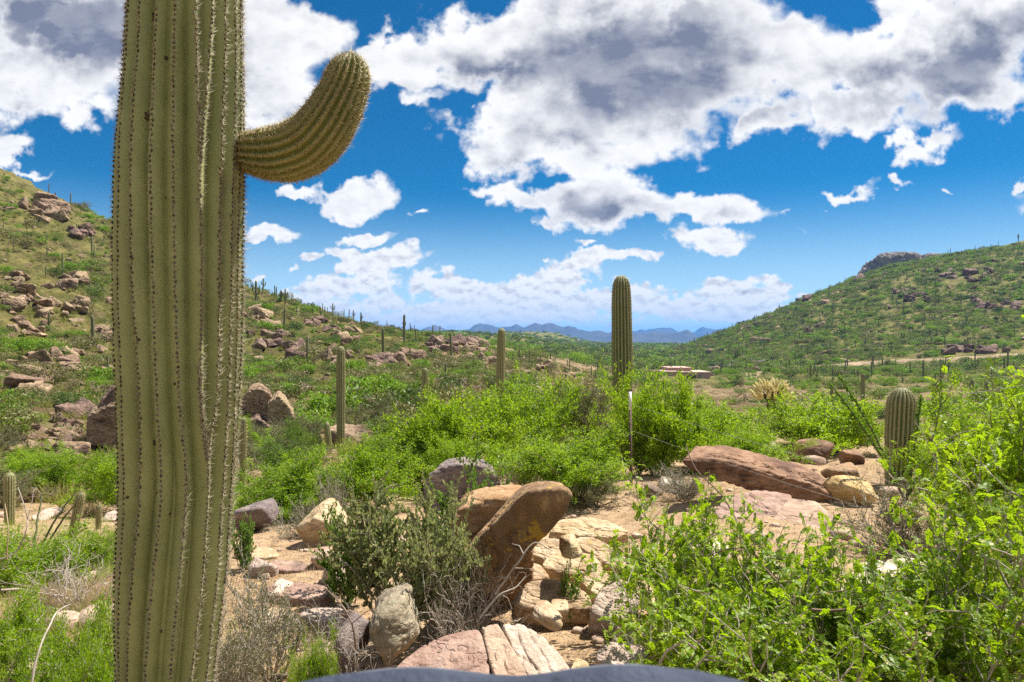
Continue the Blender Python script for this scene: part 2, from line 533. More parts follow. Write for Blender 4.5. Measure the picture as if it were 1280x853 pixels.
M = {}
M['rock_pink'] = rock_mat('pink_granite', (0.36, 0.23, 0.165), (0.56, 0.41, 0.30), (0.13, 0.085, 0.07), None, 0.45)
M['rock_tan'] = rock_mat('tan_granite', (0.40, 0.27, 0.15), (0.62, 0.47, 0.31), (0.17, 0.11, 0.075), (0.55, 0.36, 0.07), 0.35, 0.1)
M['rock_pale'] = rock_mat('pale_granite', (0.43, 0.32, 0.245), (0.62, 0.51, 0.41), (0.24, 0.17, 0.13), None, 0.25)
M['rock_dark'] = rock_mat('varnished_granite', (0.20, 0.125, 0.09), (0.33, 0.22, 0.16), (0.085, 0.06, 0.052), None, 0.75)
M['rock_grey'] = rock_mat('grey_granite', (0.18, 0.14, 0.13), (0.32, 0.255, 0.22), (0.14, 0.11, 0.115), (0.50, 0.33, 0.12), 0.55, 0.1)
M['rock_orange'] = rock_mat('orange_granite', (0.44, 0.265, 0.12), (0.66, 0.47, 0.27), (0.14, 0.08, 0.05), (0.50, 0.33, 0.04), 0.95, 0.22, streak=(2.6, 1.0, 1.0))
M['rock_gold'] = rock_mat('golden_granite', (0.42, 0.26, 0.11), (0.60, 0.42, 0.22), (0.20, 0.115, 0.06), None, 0.4, 0.2)
M['rock_green'] = rock_mat('lichened_granite', (0.27, 0.22, 0.15), (0.46, 0.38, 0.26), (0.12, 0.10, 0.075), (0.30, 0.29, 0.19), 0.45, 0.32)
M['rock_far'] = rock_mat('hillside_granite', (0.25, 0.165, 0.10), (0.43, 0.315, 0.205), (0.09, 0.06, 0.045), None, 0.55, scale=0.5)
M['rock_brown'] = rock_mat('brown_granite', (0.29, 0.175, 0.095), (0.47, 0.31, 0.18), (0.12, 0.07, 0.047), None, 0.6)
M['rock_cliff'] = rock_mat('grey_cliff_rock', (0.17, 0.145, 0.125), (0.27, 0.23, 0.19), (0.09, 0.08, 0.075), None, 0.6, scale=0.08)
M['bark'] = plain_mat('bark', (0.16, 0.115, 0.075), (0.30, 0.235, 0.17), 30, 0.9, 0.5, 90)
M['twig'] = plain_mat('dead_twig', (0.27, 0.22, 0.17), (0.50, 0.44, 0.37), 15, 0.9, 0.3, 80)
M['twig_brown'] = plain_mat('brown_twig', (0.13, 0.085, 0.06), (0.27, 0.19, 0.14), 15, 0.9, 0.3, 80)
M['leaf_bright'] = leaf_mat('bright_green_leaf', (0.10, 0.19, 0.006), (0.25, 0.36, 0.014), (0.38, 0.56, 0.014), 0.5)
M['leaf_feather'] = leaf_mat('feathery_green_leaf', (0.08, 0.17, 0.008), (0.235, 0.36, 0.018), (0.36, 0.54, 0.016), 0.5)
M['leaf_mid'] = leaf_mat('mid_green_leaf', (0.075, 0.15, 0.012), (0.16, 0.26, 0.026), (0.20, 0.32, 0.03), 0.35)
M['leaf_olive'] = leaf_mat('olive_leaf', (0.085, 0.095, 0.035), (0.20, 0.205, 0.085), (0.20, 0.22, 0.06), 0.25, dry=(0.30, 0.24, 0.12))
M['leaf_jojoba'] = leaf_mat('grey_green_leaf', (0.13, 0.165, 0.06), (0.36, 0.39, 0.18), (0.42, 0.46, 0.14), 0.42, 0.45, dry=(0.34, 0.24, 0.12), spec=0.5)
M['leaf_glossy'] = leaf_mat('glossy_green_leaf', (0.075, 0.15, 0.014), (0.18, 0.28, 0.035), (0.22, 0.40, 0.03), 0.35, 0.4, spec=0.5)
M['leaf_near'] = leaf_mat('pinnate_green_leaf', (0.055, 0.13, 0.008), (0.25, 0.37, 0.014), (0.40, 0.58, 0.012), 0.5, 0.45, dry=(0.42, 0.38, 0.05), dry_frac=0.08)
M['leaf_far'] = leaf_mat('far_scrub_leaf', (0.085, 0.13, 0.018), (0.19, 0.24, 0.045), (0.20, 0.30, 0.03), 0.32)
M['leaf_farolive'] = leaf_mat('far_olive_leaf', (0.125, 0.115, 0.040), (0.25, 0.225, 0.085), (0.2, 0.2, 0.06), 0.22)
M['straw'] = leaf_mat('dry_straw', (0.36, 0.25, 0.13), (0.66, 0.53, 0.34), (0.45, 0.35, 0.2), 0.3, 0.7)
M['grass_y'] = leaf_mat('yellow_green_grass', (0.15, 0.17, 0.03), (0.36, 0.34, 0.09), (0.35, 0.36, 0.08), 0.35, 0.7)

# ------------------------------------------------------------------ the lie of the land
# for some bearings (photo columns), how high the ground lies at each distance: (metres ahead, photo row)
PROF = {
    -500: [(2, 1060), (4, 780), (7, 640), (12, 575), (20, 520), (45, 430), (80, 330), (120, 210), (170, 105), (230, 100), (400, 260), (1000, 400), (3000, 428), (25000, 427)],
    -100: [(2, 1070), (4, 800), (7, 690), (12, 640), (17, 605), (40, 490), (75, 375), (110, 270), (155, 165), (210, 150), (300, 240), (1000, 400), (3000, 428), (25000, 427)],
    0: [(2, 1080), (4, 815), (7, 705), (11, 662), (16, 632), (40, 500), (75, 400), (110, 300), (150, 214), (200, 212), (300, 290), (1000, 405), (3000, 429), (25000, 427)],
    150: [(2, 1085), (4, 820), (7, 700), (11, 664), (16, 632), (38, 525), (70, 448), (110, 352), (150, 282), (200, 282), (300, 330), (1000, 410), (3000, 429.5), (25000, 427)],
    300: [(2, 1090), (4, 820), (6, 708), (10, 655), (16, 612), (38, 520), (75, 448), (115, 398), (160, 356), (210, 358), (320, 395), (1000, 418), (3000, 430), (25000, 427)],
    450: [(2, 1095), (4, 822), (6, 712), (10, 640), (16, 584), (32, 533), (60, 482), (110, 440), (180, 405), (240, 411), (400, 422), (1000, 424), (3000, 430), (25000, 427)],
    550: [(2, 1100), (4, 825), (7, 700), (11, 632), (16, 582), (30, 534), (55, 492), (120, 448), (200, 421), (260, 424), (500, 427), (1200, 424), (3000, 430), (25000, 427)],
    640: [(2, 1100), (3.6, 855), (5, 765), (7, 690), (11, 615), (16, 578), (25, 548), (55, 495), (120, 458), (220, 437), (270, 440), (600, 430), (1500, 423), (3000, 430), (25000, 427)],
    740: [(2, 1100), (3.6, 850), (5, 765), (7, 695), (10.5, 608), (16, 578), (25, 550), (50, 510), (90, 485), (190, 464), (260, 458), (600, 440), (1500, 430), (3000, 430.5), (25000, 427)],
    850: [(2, 1100), (4, 835), (7, 665), (10.5, 600), (15, 578), (25, 546), (50, 522), (100, 500), (215, 475), (300, 462), (500, 446), (1500, 433), (3000, 430.5), (25000, 427)],
    890: [(2, 1100), (4, 830), (7, 655), (10.5, 600), (15, 575), (25, 543), (50, 520), (100, 500), (215, 473), (300, 461), (420, 444), (520, 416), (620, 424), (900, 430), (3000, 431), (25000, 427)],
    960: [(2, 1100), (4, 825), (7, 655), (10.5, 598), (15, 565), (22, 527), (45, 518), (100, 500), (215, 470), (290, 458), (400, 420), (500, 390), (620, 395), (900, 415), (3000, 430), (25000, 427)],
    1100: [(2, 1090), (4, 820), (7, 665), (10, 605), (15, 565), (22, 535), (50, 520), (120, 490), (200, 472), (275, 453), (380, 398), (500, 334), (640, 336), (1000, 390), (3000, 430), (25000, 427)],
    1280: [(2, 1080), (4, 815), (7, 670), (10, 605), (15, 565), (25, 530), (60, 502), (140, 472), (210, 455), (245, 442), (350, 380), (500, 297), (640, 300), (1000, 370), (3000, 428), (25000, 427)],
    1500: [(2, 1070), (4, 815), (7, 670), (10, 600), (15, 560), (25, 520), (60, 490), (140, 455), (245, 420), (350, 350), (520, 262), (700, 270), (1000, 340), (3000, 426), (25000, 427)],
    1900: [(2, 1060), (4, 810), (7, 665), (10, 595), (15, 555), (25, 510), (60, 480), (140, 440), (245, 400), (350, 340), (520, 265), (700, 270), (1000, 340), (3000, 426), (25000, 427)],
}
LR = np.linspace(math.log(0.3), math.log(30000.0), 520)
TH, TAB = [], []
for u in sorted(PROF):
    th = math.atan((u - CU) / F)
    yy = np.array([0.35, 1.0] + [p[0] for p in PROF[u]])
    zz = np.array([EYE - (p[1] - CV) / F * p[0] for p in PROF[u]])
    zz = np.concatenate([[zz[0] + 0.04, zz[0] + 0.03], zz])
    z = np.interp(LR + math.log(math.cos(th)), np.log(yy), zz)
    k = np.exp(-0.5 * (np.arange(-16, 17) / 5.0) ** 2); k /= k.sum()
    z = np.convolve(np.pad(z, 16, mode='edge'), k, 'valid')
    TH.append(th); TAB.append(z)
TH, TAB = np.array(TH), np.array(TAB)
THF = np.linspace(TH[0], TH[-1], 360)
TF = np.stack([np.interp(THF, TH, TAB[:, j]) for j in range(TAB.shape[1])], 1)
k = np.exp(-0.5 * (np.arange(-14, 15) / 5.0) ** 2); k /= k.sum()
TF = np.apply_along_axis(lambda c: np.convolve(np.pad(c, 14, mode='edge'), k, 'valid'), 0, TF)
MEAN = 0.5 * (TF[0] + TF[-1])

HILLS = [(655, 1500, 414, 90, 55), (615, 1300, 416, 110, 60), (685, 1650, 414.5, 70, 50), (712, 2000, 419.5, 45, 45), (560, 1000, 415, 100, 60), (592, 640, 419, 60, 50)]

def height(x, y):
    x, y = np.asarray(x, float), np.asarray(y, float)
    r = np.maximum(np.hypot(x, y), 0.31)
    th = np.arctan2(x, y)
    i = np.clip((th - THF[0]) / (THF[-1] - THF[0]) * (len(THF) - 1), 0, len(THF) - 1.001)
    j = np.clip((np.log(r) - LR[0]) / (LR[-1] - LR[0]) * (len(LR) - 1), 0, len(LR) - 1.001)
    i0, j0 = i.astype(int), j.astype(int)
    fi, fj = i - i0, j - j0
    z = (TF[i0, j0] * (1 - fi) + TF[i0 + 1, j0] * fi) * (1 - fj) + (TF[i0, j0 + 1] * (1 - fi) + TF[i0 + 1, j0 + 1] * fi) * fj
    wb = sst(1.35, 2.6, np.abs(th))
    zm = np.interp(np.log(r), LR, MEAN)
    z = z * (1 - wb) + zm * wb
    for (u, yy, v, sx, sy) in HILLS:
        cx = (u - CU) / F * yy
        cz = EYE - (v - CV) / F * yy
        g = np.exp(-((x - cx) / sx) ** 2 - ((y - yy) / sy) ** 2)
        z = z + g * np.maximum(cz - z, 0) * 0.95
    # roughness grows with distance; small close to the viewer
    hill = sst(22, 60, r)
    z = z + fbm(x / 1.3, y / 1.3, 3.1, 4) * 0.10 * sst(0.5, 3, r) * (1 - 0.4 * hill)
    z = z + fbm(x / 6.0, y / 6.0, 1.7, 4) * (0.18 * sst(4, 12, r) + 0.55 * hill)
    z = z + fbm(x / 24.0, y / 24.0, 8.7, 4) * 1.7 * hill * sst(30, 90, r)
    z = z + fbm(x / 120.0, y / 120.0, 2.2, 3) * 5.5 * sst(250, 700, r)
    # broken ledges on the slopes
    led = fbm(x / 9.0 + 0.35 * y / 9.0, y / 9.0, 5.5, 4)
    z = z + np.maximum(led - 0.18, 0) * 3.0 * hill * sst(400, 200, r)
    # rough stony texture of the left slopes
    rg = np.abs(fbm(x / 2.6, y / 2.6, 4.4, 4, 0.6))
    z = z + (0.25 - rg) * 1.5 * hill * sst(330, 190, r) * sst(0.25, -0.05, th)
    return z

def ground_hit(u, v, rmin=1.5, rmax=1200.0):
    """distance ahead at which the line of sight (u, v) meets the ground (or passes closest over it)"""
    yy = np.geomspace(rmin, rmax, 2600)
    x = (u - CU) / F * yy
    zr = EYE - (v - CV) / F * yy
    d = zr - height(x, yy)
    neg = np.nonzero(d < 0)[0]
    y = yy[neg[0]] if len(neg) else yy[np.argmin(d / yy)]
    x = (u - CU) / F * y
    return np.array((x, y, float(height(x, y))))

def on_ground(u, y, dz=0.0):
    x = (u - CU) / F * y
    return np.array((x, y, float(height(x, y)) + dz))

# ground sheet: fine rings in front, coarse behind, out to the horizon
th = np.concatenate([np.linspace(R(-56), R(56), 760), np.linspace(R(56), R(304), 62)[1:-1]])
rr = np.concatenate([np.geomspace(0.32, 20, 180), np.geomspace(20, 260, 400)[1:], np.geomspace(260, 12000, 150)[1:]])
TT, RR = np.meshgrid(th, rr, indexing='ij')
GX, GY = RR * np.sin(TT), RR * np.cos(TT)
GZ = height(GX, GY)
nt, nr = TT.shape
gv = np.stack([GX, GY, GZ], -1).reshape(-1, 3)
ii, jj = np.meshgrid(np.arange(nt), np.arange(nr - 1), indexing='ij')
i2 = (ii + 1) % nt
gf = np.stack([ii * nr + jj, ii * nr + jj + 1, i2 * nr + jj + 1, i2 * nr + jj], -1).reshape(-1, 4)
gv = np.concatenate([gv, [[0, 0, float(height(0, 0.31))]]])
cen = len(gv) - 1
a = np.arange(nt)
gt = np.stack([a * nr, ((a + 1) % nt) * nr, np.full(nt, cen)], -1)

# how much low green grows on the ground
def cover(x, y):
    r = np.hypot(x, y); th_ = np.arctan2(x, y)
    right = sst(0.10, 0.35, th_) * sst(120, 230, r)
    plain = sst(200, 420, r)
    left = sst(0.0, -0.2, th_) * sst(20, 40, r)
    g = 0.12 + 0.55 * np.maximum(right, plain) + 0.30 * left + 0.2 * sst(25, 60, r)
    return g

m, t = new_mat('desert_ground')
geo = t.n('ShaderNodeNewGeometry')
pos = geo.outputs['Position']
cov = t.n('ShaderNodeAttribute', attribute_name='cover').outputs['Fac']
near = t.n('ShaderNodeAttribute', attribute_name='near').outputs['Fac']
n1 = t.noise(pos, 0.9, 6.0, 0.6)
n2 = t.noise(pos, 7.0, 6.0, 0.65)
n3 = t.noise(pos, 0.16, 7.0, 0.62)
n4 = t.noise(pos, 0.035, 6.0, 0.6)
soil = t.mix(t.sstep(n2, 0.35, 0.7), (0.235, 0.145, 0.073), (0.40, 0.275, 0.152))
soil = t.mix(t.sstep(n1, 0.42, 0.68, 0.0, 0.8), soil, (0.44, 0.31, 0.185))
vor = t.n('ShaderNodeTexVoronoi', {'Vector': pos, 'Scale': 34.0, 'Randomness': 1.0})
peb = t.sstep(vor.outputs['Distance'], 0.45, 0.25)
grit = t.mix(t.n('ShaderNodeSeparateColor', {0: vor.outputs['Color']}).outputs[0], (0.22, 0.15, 0.10), (0.56, 0.45, 0.34))
soil = t.mix(t.m('MULTIPLY', peb, t.m('MULTIPLY', near, 0.75)), soil, grit)
n5 = t.noise(pos, 1.7, 7.0, 0.7)
hillsoil = t.mix(t.sstep(n3, 0.35, 0.65), (0.19, 0.13, 0.066), (0.37, 0.27, 0.145))
hillsoil = t.mix(t.sstep(n5, 0.46, 0.62, 0.0, 0.75), hillsoil, (0.15, 0.12, 0.065))
hillsoil = t.mix(t.sstep(n5, 0.42, 0.30, 0.0, 0.6), hillsoil, (0.50, 0.38, 0.25))
soil = t.mix(near, hillsoil, soil)
vo2 = t.n('ShaderNodeTexVoronoi', {'Vector': pos, 'Scale': 0.9, 'Randomness': 1.0})
stn = t.m('MULTIPLY', t.sstep(vo2.outputs['Distance'], 0.36, 0.22), t.sstep(n3, 0.45, 0.62))
stn = t.m('MULTIPLY', stn, t.m('SUBTRACT', 1.0, near))
soil = t.mix(t.m('MULTIPLY', stn, 0.8), soil, (0.46, 0.345, 0.25))
gn = t.m('ADD', t.m('MULTIPLY', n3, 0.5), t.m('ADD', t.m('MULTIPLY', n1, 0.35), t.m('MULTIPLY', n4, 0.25)))
gmask = t.sstep(t.m('ADD', gn, t.m('MULTIPLY', t.m('SUBTRACT', cov, 0.5), 0.55)), 0.50, 0.60)
grass = t.mix(t.sstep(n3, 0.4, 0.7), (0.12, 0.125, 0.028), (0.27, 0.225, 0.07))
grass = t.mix(t.sstep(n5, 0.45, 0.62, 0.0, 0.7), grass, (0.075, 0.08, 0.025))
col = t.mix(t.m('MULTIPLY', gmask, 0.9), soil, grass)
h = t.m('ADD', t.m('MULTIPLY', n2, 0.5), t.m('MULTIPLY', peb, 0.25))
h = t.m('ADD', h, t.m('MULTIPLY', n1, 0.6))
bf = t.n('ShaderNodeBump', {'Height': t.m('ADD', n5, t.m('MULTIPLY', n3, 1.5)), 'Strength': t.m('MULTIPLY', t.m('SUBTRACT', 1.0, near), 0.9), 'Distance': 0.8})
bmp = t.n('ShaderNodeBump', {'Height': h, 'Strength': 0.9, 'Distance': 0.06, 'Normal': bf.outputs[0]})
pb_ = t.n('ShaderNodeBsdfPrincipled', {'Base Color': col, 'Roughness': 0.95, 'Specular IOR Level': 0.1, 'Normal': bmp.outputs[0]})
t.n('ShaderNodeOutputMaterial', {0: pb_.outputs[0]})
M['ground'] = m

me = mesh_np('ground', gv, [gf, gt], m, smooth=True)
add_attr(me, 'cover', cover(gv[:, 0], gv[:, 1]))
add_attr(me, 'near', sst(34, 18, np.hypot(gv[:, 0], gv[:, 1])))
ground = obj('ground', me)
tag(ground, None, None, kind='structure')

# ------------------------------------------------------------------ far blue mountains
def mountain(name, prof, y, depth, seed, mat):
    us = np.array([p[0] for p in prof], float); vs = np.array([p[1] for p in prof], float)
    n = 240
    u = np.linspace(us[0], us[-1], n)
    top = EYE - (np.interp(u, us, vs) * 1.13 - 0.13 * CV - CV) / F * y
    x = (u - CU) / F * y
    base = -40.0
    rows = 40
    sfr = np.linspace(-1, 1, rows)
    V = []
    for s in sfr:
        fall = (1 - abs(s)) ** 1.15
        yy = y + s * depth
        nz = fbm(x / 900.0, np.full(n, yy / 900.0), seed, 5, 0.55)
        ridge = 1 - np.abs(fbm(x / 420.0, np.full(n, yy / 1300.0), seed + 3, 4)) * 1.5
        z = base + (top - base) * np.clip(fall * (0.55 + 0.45 * ridge) if s else 1.0, 0, 1) + nz * (top - base) * 0.22 * (1 - fall) * (abs(s) < 1)
        z = np.minimum(z, base + (top - base) * max(fall, 0.02) * 1.0 + 0.0)
        V.append(np.stack([x * (yy / y), np.full(n, yy), z], -1))
    V = np.concatenate(V)
    i, j = np.meshgrid(np.arange(rows - 1), np.arange(n - 1), indexing='ij')
    f = np.stack([i * n + j, i * n + j + 1, (i + 1) * n + j + 1, (i + 1) * n + j], -1).reshape(-1, 4)
    o = obj(name, mesh_np(name, V, f, mat, smooth=False))
    tag(o, None, None, kind='structure')
    return o

M['mountain'] = plain_mat('bare_mountain', (0.05, 0.05, 0.045), (0.10, 0.09, 0.075), 0.004, 0.95, 0.3, 0.02, 0.05, 20.0, 8.0)
mountain('mountains', [(470, 428), (500, 414), (520, 411), (532, 408.5), (553, 407.6), (568, 408.5), (581, 406.2), (595, 405), (606, 407), (622, 408.2), (632, 410), (646, 406.8), (654, 409.5), (668, 415), (690, 422), (720, 430)], 7000, 1200, 1.3, M['mountain'])
mountain('mountains', [(610, 430), (632, 414), (650, 410), (660, 408), (669, 405.4), (676, 405), (681, 403), (688, 404), (695, 405.4), (704, 407), (711, 409), (724, 411.4), (735, 410.6), (744, 411), (760, 413.2), (775, 414), (786, 413.5), (800, 418), (830, 430)], 6400, 1000, 7.7, M['mountain'])
mountain('mountains', [(740, 430), (765, 418), (785, 416), (800, 415), (807, 413), (812, 411), (817, 410), (820, 411.5), (823, 413), (832, 412.6), (840, 414), (850, 414.6), (855, 413.5), (859, 412.4), (863, 415), (866, 418), (880, 424), (905, 430)], 6000, 900, 4.1, M['mountain'])
mountain('mountains', [(700, 430), (780, 414), (815, 412), (838, 410.5), (850, 412), (868, 412), (880, 409.8), (895, 412), (930, 416), (1000, 424), (1030, 430)], 10000, 1500, 9.9, M['mountain'])

# ------------------------------------------------------------------ haze in the air
bm = bmesh.new()
bmesh.ops.create_cube(bm, size=1.0)
me = bpy.data.meshes.new('haze'); bm.to_mesh(me); bm.free()
hz = obj('haze', me)
hz.scale = (24600, 24600, 300)
hz.location = (0, 0, 300 / 2 - 62)
m, t = new_mat('haze')
v = t.n('ShaderNodeVolumePrincipled', {'Color': (0.13, 0.43, 1.0), 'Density': 0.000095, 'Anisotropy': 0.0})
t.n('ShaderNodeOutputMaterial', {1: v.outputs[0]})
me.materials.append(m)
tag(hz, None, None, kind='stuff')

# ------------------------------------------------------------------ saguaros
def cactus_mat(name, skin1, skin2, crest, crest_pow=3.0, crest_amt=0.9):
    m, t = new_mat(name)
    at = t.n('ShaderNodeAttribute', attribute_name='crest').outputs['Fac']
    co = t.n('ShaderNodeTexCoord').outputs['Object']
    oi = t.n('ShaderNodeObjectInfo')
    n1 = t.noise(co, 3.0, 5.0, 0.6)
    n2 = t.noise(t.vm('MULTIPLY', co, (1, 1, 0.15)), 22.0, 4.0, 0.6)
    c = t.mix(t.sstep(n1, 0.3, 0.7), skin1, skin2)
    c = t.mix(t.sstep(n2, 0.5, 0.8, 0.0, 0.35), c, tuple(x * 0.6 for x in skin1))
    c = t.mix(t.sstep(t.noise(co, 40.0, 3.0, 0.7), 0.66, 0.74, 0.0, 0.5), c, (0.13, 0.10, 0.05))
    c = t.mix(t.m('MULTIPLY', t.m('POWER', at, crest_pow), crest_amt), c, crest)
    hv = t.n('ShaderNodeHueSaturation', {'Hue': 0.5, 'Saturation': 1.0, 'Value': t.m('ADD', 0.85, t.m('MULTIPLY', oi.outputs['Random'], 0.3)), 'Fac': 1.0, 'Color': c})
    b = t.n('ShaderNodeBump', {'Height': t.noise(co, 55.0, 4.0), 'Strength': 0.25, 'Distance': 0.01})
    pb = t.n('ShaderNodeBsdfPrincipled', {'Base Color': hv.outputs[0], 'Roughness': 0.55, 'Specular IOR Level': 0.3, 'Normal': b.outputs[0]})
    t.n('ShaderNodeOutputMaterial', {0: pb.outputs[0]})
    return m

M['cactus_near'] = cactus_mat('saguaro_skin', (0.225, 0.262, 0.098), (0.325, 0.36, 0.150), (0.36, 0.36, 0.17), 6.0, 0.5)
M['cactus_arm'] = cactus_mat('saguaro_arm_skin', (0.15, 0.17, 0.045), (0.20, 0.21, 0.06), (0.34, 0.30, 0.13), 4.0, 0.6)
M['cactus_mid'] = cactus_mat('spiny_saguaro_skin', (0.080, 0.110, 0.034), (0.12, 0.15, 0.048), (0.42, 0.36, 0.19), 2.4, 0.72)
M['cactus_far'] = cactus_mat('far_saguaro_skin', (0.085, 0.10, 0.036), (0.12, 0.13, 0.05), (0.30, 0.27, 0.15), 1.5, 0.5)

def spine_mat(name, a, b, tip):
    m, t = new_mat(name)
    ri = t.n('ShaderNodeNewGeometry').outputs['Random Per Island']
    c = t.mix(ri, a, b)
    c = t.mix(t.m('GREATER_THAN', ri, 0.86), c, tip)
    pb = t.n('ShaderNodeBsdfPrincipled', {'Base Color': c, 'Roughness': 0.5, 'Specular IOR Level': 0.3})
    tr = t.n('ShaderNodeBsdfTranslucent', {0: c})
    mx = t.n('ShaderNodeMixShader', {0: 0.25, 1: pb.outputs[0], 2: tr.outputs[0]})
    t.n('ShaderNodeOutputMaterial', {0: mx.outputs[0]})
    return m

M['spine'] = spine_mat('old_spine', (0.26, 0.21, 0.135), (0.74, 0.66, 0.47), (0.08, 0.06, 0.045))
M['spine_gold'] = spine_mat('golden_spine', (0.42, 0.35, 0.17), (0.74, 0.64, 0.36), (0.24, 0.15, 0.07))
M['areole'] = plain_mat('areole_felt', (0.018, 0.014, 0.011), (0.05, 0.04, 0.03), 60, 0.95, 0.2, 90)
M['scar'] = plain_mat('cactus_scar', (0.03, 0.022, 0.017), (0.09, 0.065, 0.04), 60, 0.95, 0.5, 90)

def spines_geo(pos, nrm, n_each, lmin, lmax, w, flat=0.5, r=rng):
    """bundles of thin spines at pos, splayed round the outward normal"""
    n = len(pos)
    p = np.repeat(pos, n_each, 0); q = np.repeat(nrm, n_each, 0)
    d = q * flat + rdir(len(p), 0.0, r)
    d /= np.linalg.norm(d, axis=1, keepdims=True)
    back = np.einsum('ij,ij->i', d, q)
    d = np.where(back[:, None] < 0.05, d - q * (back[:, None] - 0.12), d)
    L = r.uniform(lmin, lmax, len(p)) * r.choice([1.0, 1.0, 1.0, 1.6], len(p))
    d, a, b = orient(d)
    ang = np.array([0, 2.094, 4.189])
    ring = np.cos(ang)[None, :, None] * a[:, None] + np.sin(ang)[None, :, None] * b[:, None]
    v = np.concatenate([p[:, None] + ring * w, (p + d * L[:, None])[:, None]], 1).reshape(-1, 3)
    f = np.array([[0, 1, 3], [1, 2, 3], [2, 0, 3]])
    f = (f[None] + (np.arange(len(p)) * 4)[:, None, None]).reshape(-1, 3)
    return v, f

def ribbed(pts, rad, nribs, depth=0.14, per=6, tw=0.0, wob=0.0, seed=0):
    """ribbed tube: verts, faces, crest attr, and crest points/normals per ring"""
    pts = np.asarray(pts, float); n = len(pts)
    tan = np.gradient(pts, axis=0); tan /= np.linalg.norm(tan, axis=1, keepdims=True)
    a = np.array([1.0, 0, 0]) if abs(tan[0][0]) < 0.8 else np.array([0, 0, 1.0])
    nth = nribs * per
    ph = np.arange(nth) * 2 * np.pi / nth
    cr = np.abs(np.cos(ph * nribs / 2)) ** 1.1
    V, CP, CN = [], [], []
    for i in range(n):
        a = a - tan[i] * np.dot(a, tan[i]); a /= np.linalg.norm(a)
        b = np.cross(tan[i], a)
        pp = ph + tw * i / n + wob * np.sin(i * 0.13 + seed)
        rr_ = rad[i] * (1 - depth * (1 - cr))
        dirs = np.cos(pp)[:, None] * a + np.sin(pp)[:, None] * b
        V.append(pts[i] + dirs * rr_[:, None])
        ci = np.arange(0, nth, per)
        CP.append(pts[i] + dirs[ci] * rad[i]); CN.append(dirs[ci])
    V = np.concatenate(V)
    i = np.arange(nth); j = (i + 1) % nth
    f = np.concatenate([np.stack([i, j, j + nth, i + nth], 1) + k * nth for k in range(n - 1)])
    return V, f, np.tile(cr, n), np.array(CP), np.array(CN), tan

def resample(pts, rad, step):
    pts = np.asarray(pts, float); rad = np.asarray(rad, float)
    # smooth the control polyline (Catmull-Rom), then even spacing
    out, ro = [], []
    for i in range(len(pts) - 1):
        p0, p1, p2, p3 = pts[max(i - 1, 0)], pts[i], pts[i + 1], pts[min(i + 2, len(pts) - 1)]
        for s in np.linspace(0, 1, 24, endpoint=False):
            out.append(0.5 * ((2 * p1) + (-p0 + p2) * s + (2 * p0 - 5 * p1 + 4 * p2 - p3) * s ** 2 + (-p0 + 3 * p1 - 3 * p2 + p3) * s ** 3))
            e = s * s * (3 - 2 * s)
            ro.append(rad[i] * (1 - e) + rad[i + 1] * e)
    out.append(pts[-1]); ro.append(rad[-1])
    out, ro = np.array(out), np.array(ro)
    L = np.concatenate([[0], np.cumsum(np.linalg.norm(np.diff(out, axis=0), axis=1))])
    m = max(6, int(L[-1] / step))
    q = np.linspace(0, L[-1], m)
    P = np.stack([np.interp(q, L, out[:, k]) for k in range(3)], 1)
    return P, np.interp(q, L, ro), q, L[-1]

def round_tip(rad, q, total, rt):
    d = total - q
    k = np.where(d < rt, np.sqrt(np.clip(1 - (1 - d / rt) ** 2, 0.0006, 1)), 1.0)
    return rad * k

def cactus_piece(name, pts, rad, nribs, step, mat, parent, per=6, depth=0.14, tip=1.0, spine=None, n_sp=6, sl=(0.02, 0.035), sw=0.0012, every=2, seed=0, wob=0.0, smat='spine_gold'):
    P, r0, q, tot = resample(pts, rad, step)
    r1 = round_tip(r0, q, tot, r0[-1] * 1.1 * tip) if tip else r0
    V, f, cr, CP, CN, tan = ribbed(P, r1, nribs, depth, per, 0.0, wob, seed)
    me = mesh_np(name, V, f, M[mat], smooth=True)
    add_attr(me, 'crest', cr)
    o = obj(name, me, parent)
    if spine:
        cp = CP[::every].reshape(-1, 3); cn = CN[::every] + tan[::every][:, None, :] * 0.25
        cn = cn.reshape(-1, 3)
        tipk = (tot - q)[::every]
        # bristly crown near the growing tip
        sv, sf = spines_geo(cp, cn / np.linalg.norm(cn, axis=1, keepdims=True), n_sp, sl[0], sl[1], sw, 0.55, np.random.default_rng(seed + 3))
        obj(spine, mesh_np(spine, sv, sf, M[smat]), o)
    return o

# --- the big one in the foreground
YT = 2.45
SV = [-260, 0, 100, 200, 300, 400, 500, 600, 650, 700, 760, 853, 920, 1010]
SC = [236, 233, 231, 227, 225.5, 225, 225, 222, 219, 217, 213, 208.5, 206, 205]
SR = [62, 69.5, 73.5, 79, 79.5, 79, 75.5, 69.5, 68, 69.5, 66, 59, 57, 60]
AV = [-260, 50, 205, 300, 504, 548, 603, 850, 1010]
RIB = {
    'A': [-70, -70, -66, -64, -60, -60, -59, -66, -66], 'B': [-48, -48, -46, -44.4, -37.2, -37, -37, -49, -50],
    'C': [-29, -29, -26, -23.6, -20, -18, -15, -24.6, -26], 'D': [-11, -10.7, -7, -5, -1, 4, 9.5, 1, 0],
    'E': [8, 8, 14.5, 16.7, 17.6, 26, 33, 26.7, 26], 'E2': [26, 25, 16, 17.2, 17.6, 26, 33, 26.7, 26],
    'F': [42, 41, 36, 35.6, 35.4, 27, 33.5, 26.7, 26], 'G': [57, 57, 52, 50.8, 48.6, 50, 52, 50, 50],
    'H': [73, 73, 64, 61.8, 62, 67, 74, 69, 69], 'I': [90, 90, 80, 77, 77, 85, 94, 94, 94],
    'Z': [-90, -90, -85, -83, -80, -80, -80, -88, -88],
}
